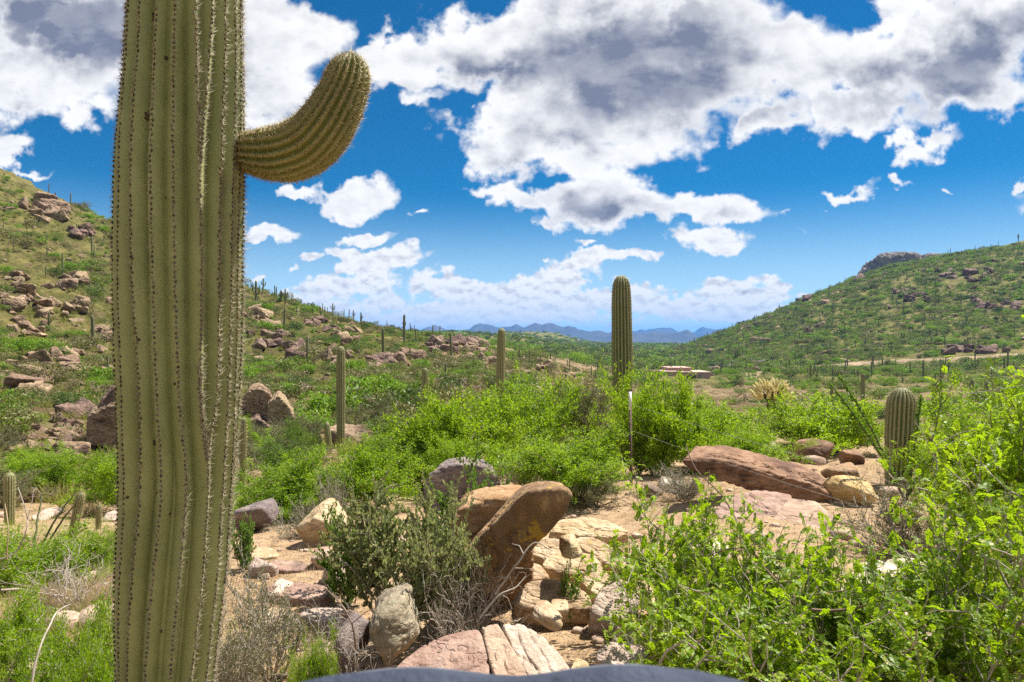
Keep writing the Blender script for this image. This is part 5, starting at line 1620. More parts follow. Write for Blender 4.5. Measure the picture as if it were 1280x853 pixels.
# short dark inner branches that carry the joints
for k in range(9):
    a = k * 0.7; d = np.array([math.cos(a), math.sin(a), .55])
    v, f = curve_tube(np.array([ctop * .9, ctop * .95 + d * .2, ctop + d * np.array([.38, .38, .5])]), [.05, .04, .03], 7)
    obj('branch', mesh_np('branch', v, f, M['cholla_trunk'], smooth=True), ch)

# ------------------------------------------------------------------ grass, litter and pebbles near the viewpoint
def scatter_grass(name, regions, mat, label=None):
    P_, A_, L_, W_ = [], [], [], []
    r = np.random.default_rng(len(regions) * 7 + len(mat))
    for (u0, v0, u1, v1, n, L, W) in regions:
        for _ in range(n):
            u, v = r.uniform(u0, u1), r.uniform(v0, v1)
            g = ground_hit_fast(u, v)
            m = 9
            P_.append(g + np.concatenate([r.normal(0, .03, (m, 2)), np.zeros((m, 1))], 1))
            A_.append(rdir(m, 1.4, r)); L_.append(r.uniform(.5, 1.2, m) * L); W_.append(np.full(m, W))
    P_, A_, L_, W_ = (np.concatenate(a) for a in (P_, A_, L_, W_))
    lv, lf = leaf_geo(P_, A_, rdir(len(P_), 0, r), L_, W_, 'blade')
    o = obj(name, mesh_np(name, lv, lf, M[mat]))
    tag(o, None, None, kind='stuff')
    return o

_gy = np.geomspace(1.6, 60, 500)
def ground_hit_fast(u, v):
    x = (u - CU) / F * _gy
    d = EYE - (v - CV) / F * _gy - height(x, _gy)
    k = np.nonzero(d < 0)[0]
    y = _gy[k[0]] if len(k) else 30.0
    x = (u - CU) / F * y
    return np.array((x, y, float(height(x, y))))

scatter_grass('dry_grass', [(20, 672, 150, 770, 620, .20, .0032), (275, 740, 400, 853, 130, .14, .003), (290, 665, 440, 740, 60, .07, .004), (1110, 600, 1170, 690, 60, .2, .003), (1060, 560, 1130, 620, 40, .16, .004), (640, 540, 700, 600, 20, .25, .005), (0, 700, 140, 853, 420, .15, .003), (780, 580, 880, 640, 70, .12, .004), (590, 580, 630, 610, 20, .15, .004)], 'straw')
scatter_grass('green_grass', [(0, 640, 150, 720, 260, .20, .004), (0, 720, 140, 853, 260, .16, .003), (290, 600, 420, 650, 120, .25, .006), (270, 780, 420, 853, 60, .12, .003), (1130, 560, 1280, 700, 100, .2, .004), (840, 700, 1280, 853, 160, .15, .003)], 'leaf_feather')

# loose stones and pebbles on the near ground
r = np.random.default_rng(77)
iv, if_ = ico(2)
Vs, Fs, k = [], [], 0
for i in range(4600):
    u, y = r.uniform(-80, 1360), 2.0 * (26 / 2.0) ** (r.uniform() ** 1.25)
    g = on_ground(u, y)
    s = min(0.010 * math.exp(r.normal(0.0, .8)), .12) * (1 + y / 14)
    d = np.sign(iv) * np.abs(iv) ** .75
    q = d * np.array([1, r.uniform(.6, .9), r.uniform(.4, .7)]) * s
    q = q * (1 + .25 * fbm(iv[:, 0] * 1.3 + i, iv[:, 1] * 1.3, iv[:, 2] * 1.3, 2))[:, None]
    a = r.uniform(0, 6.28); c_, s_ = math.cos(a), math.sin(a)
    q = np.stack([q[:, 0] * c_ - q[:, 1] * s_, q[:, 0] * s_ + q[:, 1] * c_, q[:, 2]], 1)
    Vs.append(q + g + np.array([0, 0, s * .15])); Fs.append(if_ + k); k += len(iv)
M['pebble'] = rock_mat('loose_stone', (0.40, 0.28, 0.19), (0.64, 0.50, 0.37), (0.20, 0.14, 0.10), None, .35, scale=3.0)
o = obj('loose_stones', mesh_np('loose_stones', np.concatenate(Vs), np.concatenate(Fs), M['pebble'], smooth=False))
tag(o, None, None, kind='stuff')
# dead twigs and leaf litter on the ground
n = 5200
u = r.uniform(200, 1150, n); y = 2.4 * (10 / 2.4) ** r.uniform(size=n)
x = (u - CU) / F * y
z = height(x, y)
a = r.uniform(0, 6.28, n); L = r.uniform(.02, .10, n)
p0 = np.stack([x, y, z + .006], 1); x1, y1 = x + np.cos(a) * L, y + np.sin(a) * L
p1 = np.stack([x1, y1, height(x1, y1) + .012], 1)
v, f = tubes(p0, p1, np.full(n, .0016), np.full(n, .0009), 4)
tag(obj('twig_litter', mesh_np('twig_litter', v, f, M['twig_brown'])), None, None, kind='stuff')

# ------------------------------------------------------------------ scrub, cacti and stones over the hills and the valley
def clump(seed, h, w, n, L, W, mat, dome=0.5):
    """small leafy bush for the slopes: leaf sprays through an uneven dome"""
    r = np.random.default_rng(seed)
    k = 7
    cen = r.normal(size=(k, 3)) * np.array([.27 * w, .27 * w, .12 * h]) + np.array([0, 0, h * .5])
    rad = r.uniform(.45, .85, k)
    i = r.integers(k, size=n)
    d = rdir(n, 0.15, r)
    q = cen[i] + d * (rad[i] * r.uniform(.55, 1.0, n) ** .6)[:, None] * np.array([w * .36, w * .36, h * .45])
    q[:, 2] = np.maximum(q[:, 2], 0.03 * h)
    ax = d * .6 + rdir(n, .2, r)
    lv, lf = leaf_geo(q, ax, d + rdir(n, .3, r) * .7, r.uniform(.6, 1.3, n) * L, r.uniform(.6, 1.3, n) * W, 'diamond')
    return mesh_np('foliage', lv, lf, M[mat])

def clump_stems(seed, h, w):
    r = np.random.default_rng(seed)
    n = 9
    a = r.uniform(0, 6.28, n); s = r.uniform(.1, .4, n)
    p0 = np.stack([np.cos(a) * .03, np.sin(a) * .03, np.full(n, -.1)], 1)
    p1 = np.stack([np.cos(a) * s * w, np.sin(a) * s * w, r.uniform(.45, .8, n) * h], 1)
    v, f = tubes(p0, p1, np.full(n, .022), np.full(n, .007), 4)
    return mesh_np('stems', v, f, M['bark'])

M['leaf_hillbright'] = leaf_mat('fresh_hill_leaf', (0.10, 0.20, 0.012), (0.20, 0.32, 0.025), (0.26, 0.44, 0.02), .35)
M['leaf_hilldark'] = leaf_mat('dark_hill_leaf', (0.05, 0.085, 0.014), (0.11, 0.155, 0.03), (0.1, 0.17, 0.02), .25)
BUSH = []     # (foliage, stems) of each kind: bright, mid, olive, dark, tan
for mat, n, L in (('leaf_hillbright', 1300, .15), ('leaf_far', 1200, .15), ('leaf_farolive', 1100, .13), ('leaf_hilldark', 1200, .15)):
    for s in range(2):
        BUSH.append((clump(500 + len(BUSH), 1.3, 1.9, n, L, L * .42, mat), clump_stems(540 + len(BUSH), 1.3, 1.9)))
TREE = [clump(580 + s, 1.4, 2.2, 340, .36, .18, m) for s, m in enumerate(('leaf_hillbright', 'leaf_far', 'leaf_farolive', 'leaf_hilldark'))]
TUFT = []
for s in range(3):
    r = np.random.default_rng(600 + s); n = 150
    q = np.concatenate([r.normal(0, .16, (n, 2)), np.zeros((n, 1))], 1)
    lv, lf = leaf_geo(q, rdir(n, 1.1, r), rdir(n, 0, r), r.uniform(.25, .6, n), np.full(n, .028), 'blade')
    TUFT.append(mesh_np('grass_tuft', lv, lf, M['grass_y' if s < 2 else 'straw']))

def hidden_collection(name, meshes):
    c = bpy.data.collections.new(name)
    for k, me in enumerate(meshes):
        o = bpy.data.objects.new('%s_%02d' % (name, k), me)
        c.objects.link(o)
    return c

def stuff(name, pts, scales, rots, idx, meshes):
    """what nobody could count: one object whose points each carry a bush, stone or tuft"""
    me = bpy.data.meshes.new(name)
    me.vertices.add(len(pts)); me.vertices.foreach_set('co', np.asarray(pts, np.float32).ravel())
    for nm, ty, va in (('s', 'FLOAT_VECTOR', scales), ('rot', 'FLOAT_VECTOR', rots), ('idx', 'INT', idx)):
        a = me.attributes.new(nm, ty, 'POINT')
        a.data.foreach_set('vector' if ty == 'FLOAT_VECTOR' else 'value', np.asarray(va, np.int32 if ty == 'INT' else np.float32).ravel())
    o = obj(name, me)
    ng = bpy.data.node_groups.new(name, 'GeometryNodeTree')
    ng.interface.new_socket('Geometry', in_out='INPUT', socket_type='NodeSocketGeometry')
    ng.interface.new_socket('Geometry', in_out='OUTPUT', socket_type='NodeSocketGeometry')
    gi = ng.nodes.new('NodeGroupInput'); go = ng.nodes.new('NodeGroupOutput')
    ci = ng.nodes.new('GeometryNodeCollectionInfo')
    ci.inputs['Collection'].default_value = hidden_collection(name + '_kinds', meshes)
    ci.inputs['Separate Children'].default_value = True
    ci.inputs['Reset Children'].default_value = True
    ip = ng.nodes.new('GeometryNodeInstanceOnPoints')
    ip.inputs['Pick Instance'].default_value = True
    def attr(nm, ty):
        n = ng.nodes.new('GeometryNodeInputNamedAttribute'); n.data_type = ty
        n.inputs['Name'].default_value = nm
        return n.outputs[0]
    ng.links.new(gi.outputs[0], ip.inputs['Points'])
    ng.links.new(ci.outputs[0], ip.inputs['Instance'])
    ng.links.new(attr('idx', 'INT'), ip.inputs['Instance Index'])
    ng.links.new(attr('rot', 'FLOAT_VECTOR'), ip.inputs['Rotation'])
    ng.links.new(attr('s', 'FLOAT_VECTOR'), ip.inputs['Scale'])
    ng.links.new(ip.outputs[0], go.inputs[0])
    md = o.modifiers.new('scatter', 'NODES'); md.node_group = ng
    tag(o, None, None, kind='stuff')
    return o

r = np.random.default_rng(2024)
def sample(n, th0, th1, r0, r1, pw=2.0):
    th = r.uniform(th0, th1, n)
    rad = (r.uniform(size=n) * (r1 ** pw - r0 ** pw) + r0 ** pw) ** (1 / pw)
    return rad * np.sin(th), rad * np.cos(th)

def slope(x, y, e=2.0):
    return (height(x + e, y) - height(x - e, y)) / (2 * e), (height(x, y + e) - height(x, y - e)) / (2 * e)

# keep clear of houses, roads and the near ridge
def clear(x, y):
    ok = np.ones(len(x), bool)
    for (cx_, cy_, rad) in CLEAR:
        ok &= (np.hypot(x - cx_, y - cy_) > rad)
    return ok
CLEAR = [tuple(map(float, q)) for q in OUTPOS]
for (u, yy, rad) in [(858, 217, 9), (845, 219, 9), (872, 216, 9), (720, 196, 8), (710, 197, 8), (732, 195, 8), (943, 195, 3), (940, 180, 3), (946, 210, 3)]:
    CLEAR.append(((u - CU) / F * yy, yy, rad))
for (u_, y_, rr0) in [(835, 214, 3), (845, 214, 3), (855, 214, 3), (865, 214, 3), (875, 214, 3), (885, 214, 3), (704, 194, 2.5), (714, 194, 2.5), (724, 194, 2.5), (735, 194, 2.5)]:
    for fr in np.linspace(.4, .97, 20):
        CLEAR.append(((u_ - CU) / F * y_ * fr, y_ * fr, rr0 * (.4 + .6 * fr)))
for (u, v) in [(1037, 458.5), (1074, 455), (1100, 452.7), (1123, 451), (1148, 450.5), (1172, 450), (1197, 449), (1221, 447.5), (1245, 446), (1266, 444), (1290, 443)]:
    g = ground_hit(u, v, 150)
    CLEAR.append((g[0], g[1], 8.0)); CLEAR.append((g[0] * .97, g[1] * .97, 7.0))

S = []   # x, y, kind, size, region
def add(n, th0, th1, r0, r1, probs, smin, smax, region, pw=2.0, patch=None):
    x, y = sample(n, R(th0), R(th1), r0, r1, pw)
    m = clear(x, y)
    if patch:
        m &= fbm(x / patch, y / patch, 3.3, 3) + r.normal(0, .25, len(x)) > -0.05
    x, y = x[m], y[m]
    pf = fbm(x / 11.0 / (1 + (region == 'right')), y / 11.0 / (1 + (region == 'right')), 9.2, 3)
    m = pf + r.normal(0, .16, len(x)) > (-.16 if region != 'right' else -.42)
    x, y = x[m], y[m]
    k = r.choice(4, size=len(x), p=probs)
    s = r.uniform(smin, smax, len(x)) * r.choice([.4, .6, .8, 1.0, 1.3, 1.6], len(x), p=[.2, .22, .22, .2, .11, .05])
    for a, b, c_, d_ in zip(x, y, k, s):
        S.append((a, b, int(c_), float(d_), region))
# left hill: scattered, tan between
add(5000, -60, 2, 26, 185, [.22, .26, .40, .12], .4, 1.2, 'left', 2.0)
add(660, -60, 2, 27, 75, [.30, .28, .36, .06], .45, 1.0, 'left', 1.6)
# hollow in the middle and valley floor
add(260, -12, 10, 26, 130, [.25, .30, .39, .06], .45, 1.0, 'hollow', 1.6)
add(1000, 4, 60, 32, 150, [.34, .38, .18, .10], .5, 1.1, 'floor', 1.7)
add(2000, 0, 58, 130, 275, [.25, .42, .15, .18], .7, 1.6, 'floor', 2.0)
# right hill: dense
add(20500, 13, 58, 235, 640, [.24, .44, .16, .16], .9, 1.95, 'right', 2.0)
S = [s_ for s_ in S]
xs = np.array([s_[0] for s_ in S]); ys = np.array([s_[1] for s_ in S])
zs = height(xs, ys)
ks_ = np.array([s_[2] for s_ in S]); ss = np.array([s_[3] for s_ in S]); rg = np.array([s_[4] for s_ in S])
big_on = ss / ys
# rough visibility: inside the picture and not behind a nearer rise
uu = CU + F * xs / ys; vv_ = CV - F * (zs + ss - EYE) / ys
vis = (uu > -10) & (uu < 1290)
ylist = np.geomspace(6, 1, 40)
for fr in np.linspace(.15, .97, 24):
    vis &= (EYE + (zs + 1.2 * ss - EYE) * fr) > height(xs * fr, ys * fr) - .05
order = np.argsort(-big_on * vis)
LAB = {
    'left': ['fresh green bush on the stony left hill', 'mid green bush on the stony left hill', 'dull olive bush on the stony left hill', 'dark green bush on the stony left hill'],
    'hollow': ['fresh green bush in the hollow below the left hill', 'mid green bush in the hollow below the left hill', 'olive bush in the hollow below the left hill', 'dark bush in the hollow below the left hill'],
    'floor': ['fresh green bush on the valley floor before the right hill', 'mid green bush on the valley floor before the right hill', 'olive bush on the valley floor before the right hill', 'dark green bush on the valley floor before the right hill'],
    'right': ['fresh green bush on the right hill', 'mid green bush on the right hill', 'olive bush on the right hill', 'dark green bush on the right hill'],
}
ind = order[:300]
PROTO_B = {}
for i in ind:
    k2 = int(ks_[i]) * 2 + int(r.integers(2))
    sc = (ss[i] * r.uniform(.9, 1.15), ss[i] * r.uniform(.9, 1.15), ss[i] * r.uniform(.75, 1.0))
    rz = float(r.uniform(0, 6.28))
    lab = LAB[rg[i]][ks_[i]]
    loc = (xs[i], ys[i], zs[i] - .05)
    if k2 not in PROTO_B:
        e = empty('hillside_bush', loc, rz, 1.0)
        e.scale = sc
        obj('foliage', BUSH[k2][0], e); obj('stems', BUSH[k2][1], e)
        tag(e, lab, 'bush', lab + 'es')
        PROTO_B[k2] = e
    else:
        copy_tree(PROTO_B[k2], loc, rz, sc, lab, 'bush', lab + 'es')
rest = np.setdiff1d(np.arange(len(S)), ind)
n = len(rest)
stuff('hillside_scrub', np.stack([xs[rest], ys[rest], zs[rest] - .05], 1), (ss[rest][:, None] * r.uniform(.8, 1.2, (n, 3)) * np.array([1, 1, .85])),
      np.stack([np.zeros(n), np.zeros(n), r.uniform(0, 6.28, n)], 1), ks_[rest] * 2 + r.integers(2, size=n), [b[0] for b in BUSH])

# low plain beyond, and the far green slopes
n = 9000
th = r.uniform(R(-14), R(22), n); rad = 250 * (2600 / 250) ** (r.uniform(size=n) ** .8)
x, y = rad * np.sin(th), rad * np.cos(th)
m = clear(x, y) & ~((th > R(14)) & (rad < 600))
x, y = x[m], y[m]; n = len(x)
s = r.uniform(.9, 2.0, n) * (1 + np.hypot(x, y) / 1300)
stuff('valley_scrub', np.stack([x, y, height(x, y) - .1], 1), s[:, None] * r.uniform(.8, 1.2, (n, 3)) * np.array([1, 1, .8]), np.stack([np.zeros(n), np.zeros(n), r.uniform(0, 6.28, n)], 1), r.choice(4, size=n, p=[.16, .44, .16, .24]), TREE)

# grass tufts on the slopes
n = 9000
x, y = sample(n, R(-50), R(14), 16, 170, 1.6)
m = (fbm(x / 9.0, y / 9.0, 6.1, 3) + r.normal(0, .2, n)) > -.12
x, y = x[m], y[m]; n = len(x)
s = r.uniform(.5, 1.3, n)
stuff('hillside_grass', np.stack([x, y, height(x, y) - .03], 1), np.repeat(s[:, None], 3, 1), np.stack([np.zeros(n), np.zeros(n), r.uniform(0, 6.28, n)], 1), r.choice(3, size=n, p=[.45, .4, .15]), TUFT)

# stones on the slopes: the larger ones each a thing, the rubble one mass
n = 9000
x, y = sample(n, R(-50), R(6), 18, 190, 1.6)
m = (fbm(x / 14.0, y / 14.0, 2.1, 4) + r.normal(0, .22, n)) > .02
x, y = x[m], y[m]
x2, y2 = sample(3200, R(13), R(46), 240, 560, 2.0)
m2 = ((fbm(x2 / 30.0, y2 / 30.0, 7.1, 4) + r.normal(0, .2, 3200)) > .08) & clear(x2, y2)
x = np.concatenate([x, x2[m2]]); y = np.concatenate([y, y2[m2]])
far = np.concatenate([np.zeros(m.sum()), np.ones(m2.sum())])
s = np.minimum(.22 * np.exp(r.normal(0, .65, len(x))), 1.3) * (1 + far * 2.6)
z = height(x, y)
o_ = np.argsort(-s / y)
for i in o_[:60]:
    lab = 'loose boulder lying on the right hill' if far[i] else 'loose boulder lying on the stony left hill'
    BOUL.append((np.array((x[i], y[i], z[i])), (r.normal(0, .3), r.normal(.2, .3), r.uniform(0, 6.28)), float(s[i]), int(r.integers(9)), lab, lab))
BOUL.sort(key=lambda b: -b[2] / b[0][1])
PROTO_ALL = PROTO_R + PROTO_D
for (g, ro, sc, k2, lab, grp) in BOUL[:225]:
    tag(obj('boulder', PROTO_ALL[k2], None, g, ro, float(sc)), lab, 'boulder', grp)
i = o_[60:]; n = len(i); tail = BOUL[225:]
stuff('hillside_rubble', np.concatenate([np.stack([x[i], y[i], z[i]], 1), np.array([b[0] for b in tail])]),
      np.concatenate([s[i][:, None] * r.uniform(.7, 1.2, (n, 3)), np.array([[b[2]] * 3 for b in tail])]),
      np.concatenate([np.stack([r.normal(0, .3, n), r.normal(.2, .3, n), r.uniform(0, 6.28, n)], 1), np.array([b[1] for b in tail])]),
      np.concatenate([r.integers(9, size=n), [b[3] for b in tail]]), PROTO_ALL)

# saguaros on the slopes: those one can pick out first, then the scattered rest
def hill_saguaro(u, vt, vb, label, group, k=None, rmin=20.0):
    g = ground_hit(u, vb, rmin)
    h = max((vb - vt) / F * g[1], 1.0)
    k = int(r.choice(6, p=[.22, .2, .15, .16, .16, .11])) if k is None else k
    o = obj('saguaro_cactus', TINY[k], None, g, (r.normal(0, .02), r.normal(0, .02), r.uniform(-.5, .5)), (h / 4.0 * 1.05,) * 2 + (h / 4.0,))
    return tag(o, label, 'cactus', group)
L1 = 'saguaro on the skyline of the left hill'
for (u, vt, vb, k) in [(61, 229, 241, 0), (69.5, 240, 256, 1), (88, 241, 257, 0), (104, 252, 262, 1), (313.6, 349, 360, 1), (320, 351, 379, 5), (329, 348, 366, 4), (343.7, 358, 374, 0), (350, 365, 377, 4), (356.5, 361, 380, 5), (365, 368, 381, 3),
                    (397.5, 381, 389, 0), (403.5, 380, 391, 0), (416, 379, 394, 5), (430, 385, 396, 1), (442, 388, 401, 4), (451.5, 388, 401, 3), (452, 392, 402, 0), (492.5, 397, 404, 0), (505.5, 394, 409, 4), (513, 404, 416, 3), (518, 406, 416, 1), (550, 407, 421, 1)]:
    hill_saguaro(u, vt, vb, L1, 'saguaros on the left skyline', k)
L2 = 'saguaro standing on the slope of the left hill'
for (u, vt, vb, k) in [(59, 308, 322, 2), (78.5, 316, 340, 1), (57, 334, 348, 0), (115, 296, 317, 0), (117.5, 308, 325, 0), (115, 338, 350, 1), (129, 363, 376, 0), (101, 320, 330, 2), (61, 390, 414, 3), (116.5, 395, 434, 2), (355, 385, 412, 0), (383, 384, 396, 0), (384, 420, 452, 1),
                    (479, 411, 448, 0), (505, 393, 430, 1), (519.5, 411, 428, 0), (564.5, 417, 452, 1), (312, 450, 463, 1), (421, 406, 414, 0), (427, 409, 416, 0), (438, 411, 418, 0), (489, 458, 469, 2), (17, 300, 312, 0), (34, 282, 294, 1), (96, 280, 292, 0), (130, 290, 302, 0),
                    (347, 398, 408, 0), (596, 440, 456, 0), (648, 438, 452, 1), (657, 440, 455, 0), (662, 436, 454, 0), (688, 441, 458, 0), (692, 448, 459, 2), (712, 448, 464, 1), (747, 452, 466, 2), (676, 444, 456, 0), (641, 442, 455, 0)]:
    hill_saguaro(u, vt, vb, L2 if u < 570 else 'saguaro beyond the green bushes in the middle', 'saguaros on the left slope' if u < 570 else 'saguaros beyond the middle bushes', k)
L3 = 'saguaro on the skyline of the right hill'
for (u, vt, vb, k) in [(1282, 287, 297, 0), (1273, 288, 298, 4), (1248, 294, 300, 0), (1219, 302, 309, 1), (1188, 309, 317, 0), (1185, 310, 317, 1), (974, 377, 385, 4), (956, 382, 389, 1), (943, 386, 393, 1), (929, 391, 397, 0), (921, 394, 401, 1), (915, 395, 402, 3), (905, 400, 406, 0), (884, 410, 417, 0), (862, 424, 430, 0), (868, 421, 429, 1), (1050, 352, 358, 0), (1022, 362, 368, 1), (1012, 366, 371, 0), (1088, 334, 341, 0)]:
    hill_saguaro(u, vt, vb, L3, 'saguaros on the right skyline', k, 100)
for q in range(22):
    u = float(r.uniform(308, 545)); vb = float(np.interp(u, [308, 355, 400, 450, 500, 545], [356, 376, 391, 402, 410, 419])) + float(r.uniform(-1, 7))
    hill_saguaro(u, vb - float(r.uniform(6, 15)), vb, L1 if vb < 0 else 'small saguaro close below the skyline of the left hill', 'small saguaros below the left skyline', None)
n = 3000
x, y = sample(n, R(13), R(54), 160, 600, 2.0)
m = clear(x, y)
x, y = x[m][:740], y[m][:740]
u = CU + F * x / y
h = r.uniform(1.8, 5.2, len(x))
o_ = np.argsort(-h / y)
for i in [q for q in o_ if u[q] < 1290][:170]:
    o = obj('saguaro_cactus', TINY[int(r.choice(6, p=[.3, .25, .2, .12, .08, .05]))], None, (x[i], y[i], float(height(x[i], y[i]))), (0, 0, r.uniform(-.6, .6)), float(h[i] / 4))
    tag(o, 'saguaro dotted over the slope of the right hill', 'cactus', 'saguaros on the right slope')
i = np.array([q for q in o_ if q not in set([q for q in o_ if u[q] < 1290][:170])]); n = len(i)
hx, hy = sample(70, R(-48), R(8), 60, 180, 2.0)
X = np.concatenate([x[i], hx]); Y_ = np.concatenate([y[i], hy]); H = np.concatenate([h[i], r.uniform(1.0, 2.4, 70)]) / 4
n = len(X)
stuff('distant_saguaros', np.stack([X, Y_, height(X, Y_)], 1), np.repeat(H[:, None], 3, 1), np.stack([np.zeros(n), np.zeros(n), r.uniform(0, 6.28, n)], 1), r.choice(3, size=n), TINY[:3])

# ------------------------------------------------------------------ roads
def ribbon(name, pts, half, mat, dz=.12, n=120, bank=None):
    pts = np.asarray(pts, float)
    L = np.concatenate([[0], np.cumsum(np.linalg.norm(np.diff(pts[:, :2], axis=0), axis=1))])
    q = np.linspace(0, L[-1], n)
    C = np.stack([np.interp(q, L, pts[:, k]) for k in range(3)], 1)
    ker = np.ones(9) / 9
    C = np.stack([np.convolve(np.pad(C[:, k], 4, mode='edge'), ker, 'valid') for k in range(3)], 1)
    T = np.gradient(C[:, :2], axis=0); T /= np.linalg.norm(T, axis=1, keepdims=True)
    Nn = np.stack([-T[:, 1], T[:, 0]], 1)
    prof = bank or [(-half, dz), (half, dz)]
    V = np.concatenate([np.concatenate([C[:, :2] + Nn * o_, (C[:, 2] + dz_)[:, None]], 1) for (o_, dz_) in prof])
    i, j = np.meshgrid(np.arange(len(prof) - 1), np.arange(n - 1), indexing='ij')
    f = np.stack([i * n + j, i * n + j + 1, (i + 1) * n + j + 1, (i + 1) * n + j], -1).reshape(-1, 4)
    V[:, 2] += (0.25 if len(prof) == 4 else 0.9) * fbm(V[:, 0] / 2.4, V[:, 1] / 2.4, 0, 4) * (len(prof) > 2)
    o = obj(name, mesh_np(name, V, f, mat, smooth=False))
    return tag(o, None, None, kind='structure')
M['dirt_road'] = plain_mat('packed_dirt', (0.26, 0.19, 0.12), (0.38, 0.28, 0.19), .6, .95, .4, 3.0, .1, .05)
M['bank'] = plain_mat('cut_bank_earth', (0.13, 0.085, 0.06), (0.25, 0.165, 0.115), .5, .95, .6, 2.0, .1, .2)
M['asphalt'] = plain_mat('old_asphalt', (0.10, 0.095, 0.09), (0.16, 0.15, 0.14), .5, .9, .2, 6.0, .1)
pts = [ground_hit(u, v, 150) for (u, v) in [(985, 459), (1010, 459.4), (1037, 458.5), (1074, 455), (1100, 452.7), (1123, 451), (1148, 450.5), (1172, 450), (1197, 449), (1221, 447.5), (1245, 446), (1266, 444), (1300, 442), (1340, 440)]]
ribbon('dirt_road', pts, 3, M['dirt_road'], bank=[(-3.6, -1.2), (-2.0, .3), (2.0, .4), (2.6, .5)])
pb2 = [p for p in pts[6:]]
pts = [on_ground(u, y_) for (u, y_) in [(700, 262), (780, 275), (830, 285), (880, 290), (925, 292), (965, 300)]]
ribbon('road', pts, 3.5, M['asphalt'], .3)
pts = [ground_hit(u, v, 80) for (u, v) in [(952, 461), (945, 465), (939, 469), (937, 474), (940, 480)]]
ribbon('path', pts, 2.2, M['dirt_road'], .12)

# ------------------------------------------------------------------ houses in the valley
M['adobe'] = plain_mat('pinkish_stucco', (0.36, 0.235, 0.185), (0.44, 0.30, 0.24), 1.2, .9, .2, 20)
M['roof_pink'] = plain_mat('pale_red_roof', (0.42, 0.28, 0.235), (0.56, 0.40, 0.34), .6, .9, .2, 8)
M['garage_shade'] = plain_mat('doorway_shade_black', (0.012, 0.011, 0.011), (0.03, 0.027, 0.025), 3, .5)
M['pane'] = plain_mat('dark_pane', (0.02, 0.022, 0.026), (0.04, 0.045, 0.05), 1, .12, 0, 5, .6)
def box_geo(x0, x1, y0, y1, z0, z1):
    v = np.array([[x, y_, z] for z in (z0, z1) for y_ in (y0, y1) for x in (x0, x1)])
    f = np.array([[0, 2, 3, 1], [4, 5, 7, 6], [0, 1, 5, 4], [2, 6, 7, 3], [0, 4, 6, 2], [1, 3, 7, 5]])
    return v, f
def boxes(name, lst, mat, parent, bevel=.06):
    o = obj(name, mesh_np(name, *cat_geo([box_geo(*b) for b in lst]), M[mat]), parent)
    if bevel:
        md = o.modifiers.new('bevel', 'BEVEL'); md.width = bevel; md.segments = 2
    return o
yh = 214.0
k = yh / F           # metres per photo pixel there
hb = on_ground(858, yh)
hb[2] = EYE - (475.5 - CV) * k
house = empty('adobe_house', hb)
tag(house, 'low flat-roofed pinkish house in the valley, with a garage opening painted dark as shade', 'house')
X_ = lambda u: (u - 858) * k
Z_ = lambda v: (475.5 - v) * k
boxes('wall', [(X_(848), X_(888), 0, 13, -1.5, Z_(466)), (X_(830), X_(847.8), -1, 9, -1.5, Z_(465)), (X_(839), X_(868), 4, 14, Z_(466.2), Z_(461))], 'adobe', house)
boxes('roof', [(X_(847.2), X_(888.8), -.3, 13.4, Z_(465.9), Z_(465.1)), (X_(838.4), X_(868.6), 3.6, 14.4, Z_(460.9), Z_(460.1)), (X_(829.5), X_(847), -1.3, 9.3, Z_(464.9), Z_(464.2))], 'roof_pink', house)
boxes('garage_shade_block', [(X_(858), X_(869.5), -.06, .4, Z_(476), Z_(469.5))], 'garage_shade', house, 0)  # near-black block painted as the shade inside the garage
w = boxes('window', [(X_(873.5), X_(876.5), -.05, .2, Z_(472.5), Z_(469.3))], 'pane', house, 0)
boxes('frame', [(X_(873), X_(873.45), -.09, .1, Z_(473), Z_(468.8)), (X_(876.55), X_(877), -.09, .1, Z_(473), Z_(468.8)), (X_(873.45), X_(876.55), -.09, .1, Z_(469.25), Z_(468.8)), (X_(873.45), X_(876.55), -.09, .1, Z_(473), Z_(472.55))], 'adobe', w, 0)
boxes('chimney', [(X_(846), X_(848), 8, 9, Z_(460.05), Z_(458.8))], 'adobe', house)
yh2 = 194.0
k2 = yh2 / F
hb2 = P3(720, 466, yh2)
h2 = empty('adobe_house', hb2)
tag(h2, 'pale pink flat roof of a house sunk among bushes, left of the tall thick saguaro', 'house')
X2 = lambda u: (u - 720) * k2
Z2 = lambda v: (466 - v) * k2
boxes('wall', [(X2(700), X2(739), 0, 16, -3, Z2(463)), (X2(700), X2(716), 6, 16, Z2(462.9), Z2(460.5))], 'adobe', h2)
boxes('roof', [(X2(699), X2(740), -.4, 16.4, Z2(462.8), Z2(462.2)), (X2(699.5), X2(716.5), 5.6, 16.4, Z2(460.4), Z2(459.8))], 'roof_pink', h2)
boxes('chimney', [(X2(707), X2(709.5), 9, 10, Z2(459.7), Z2(458))], 'adobe', h2)
boxes('chimney', [(X2(737), X2(740), 9, 11, Z2(462.1), Z2(459.5))], 'adobe', h2)
# the yellow-green tree beside it
e = empty('round_tree', on_ground(728, 230)); e.scale = (4.4, 4.4, 4.2)
tag(e, 'round yellow-green tree beside the pale pink roof', 'tree')
obj('crown', BUSH[0][0], e); obj('trunk', BUSH[0][1], e)

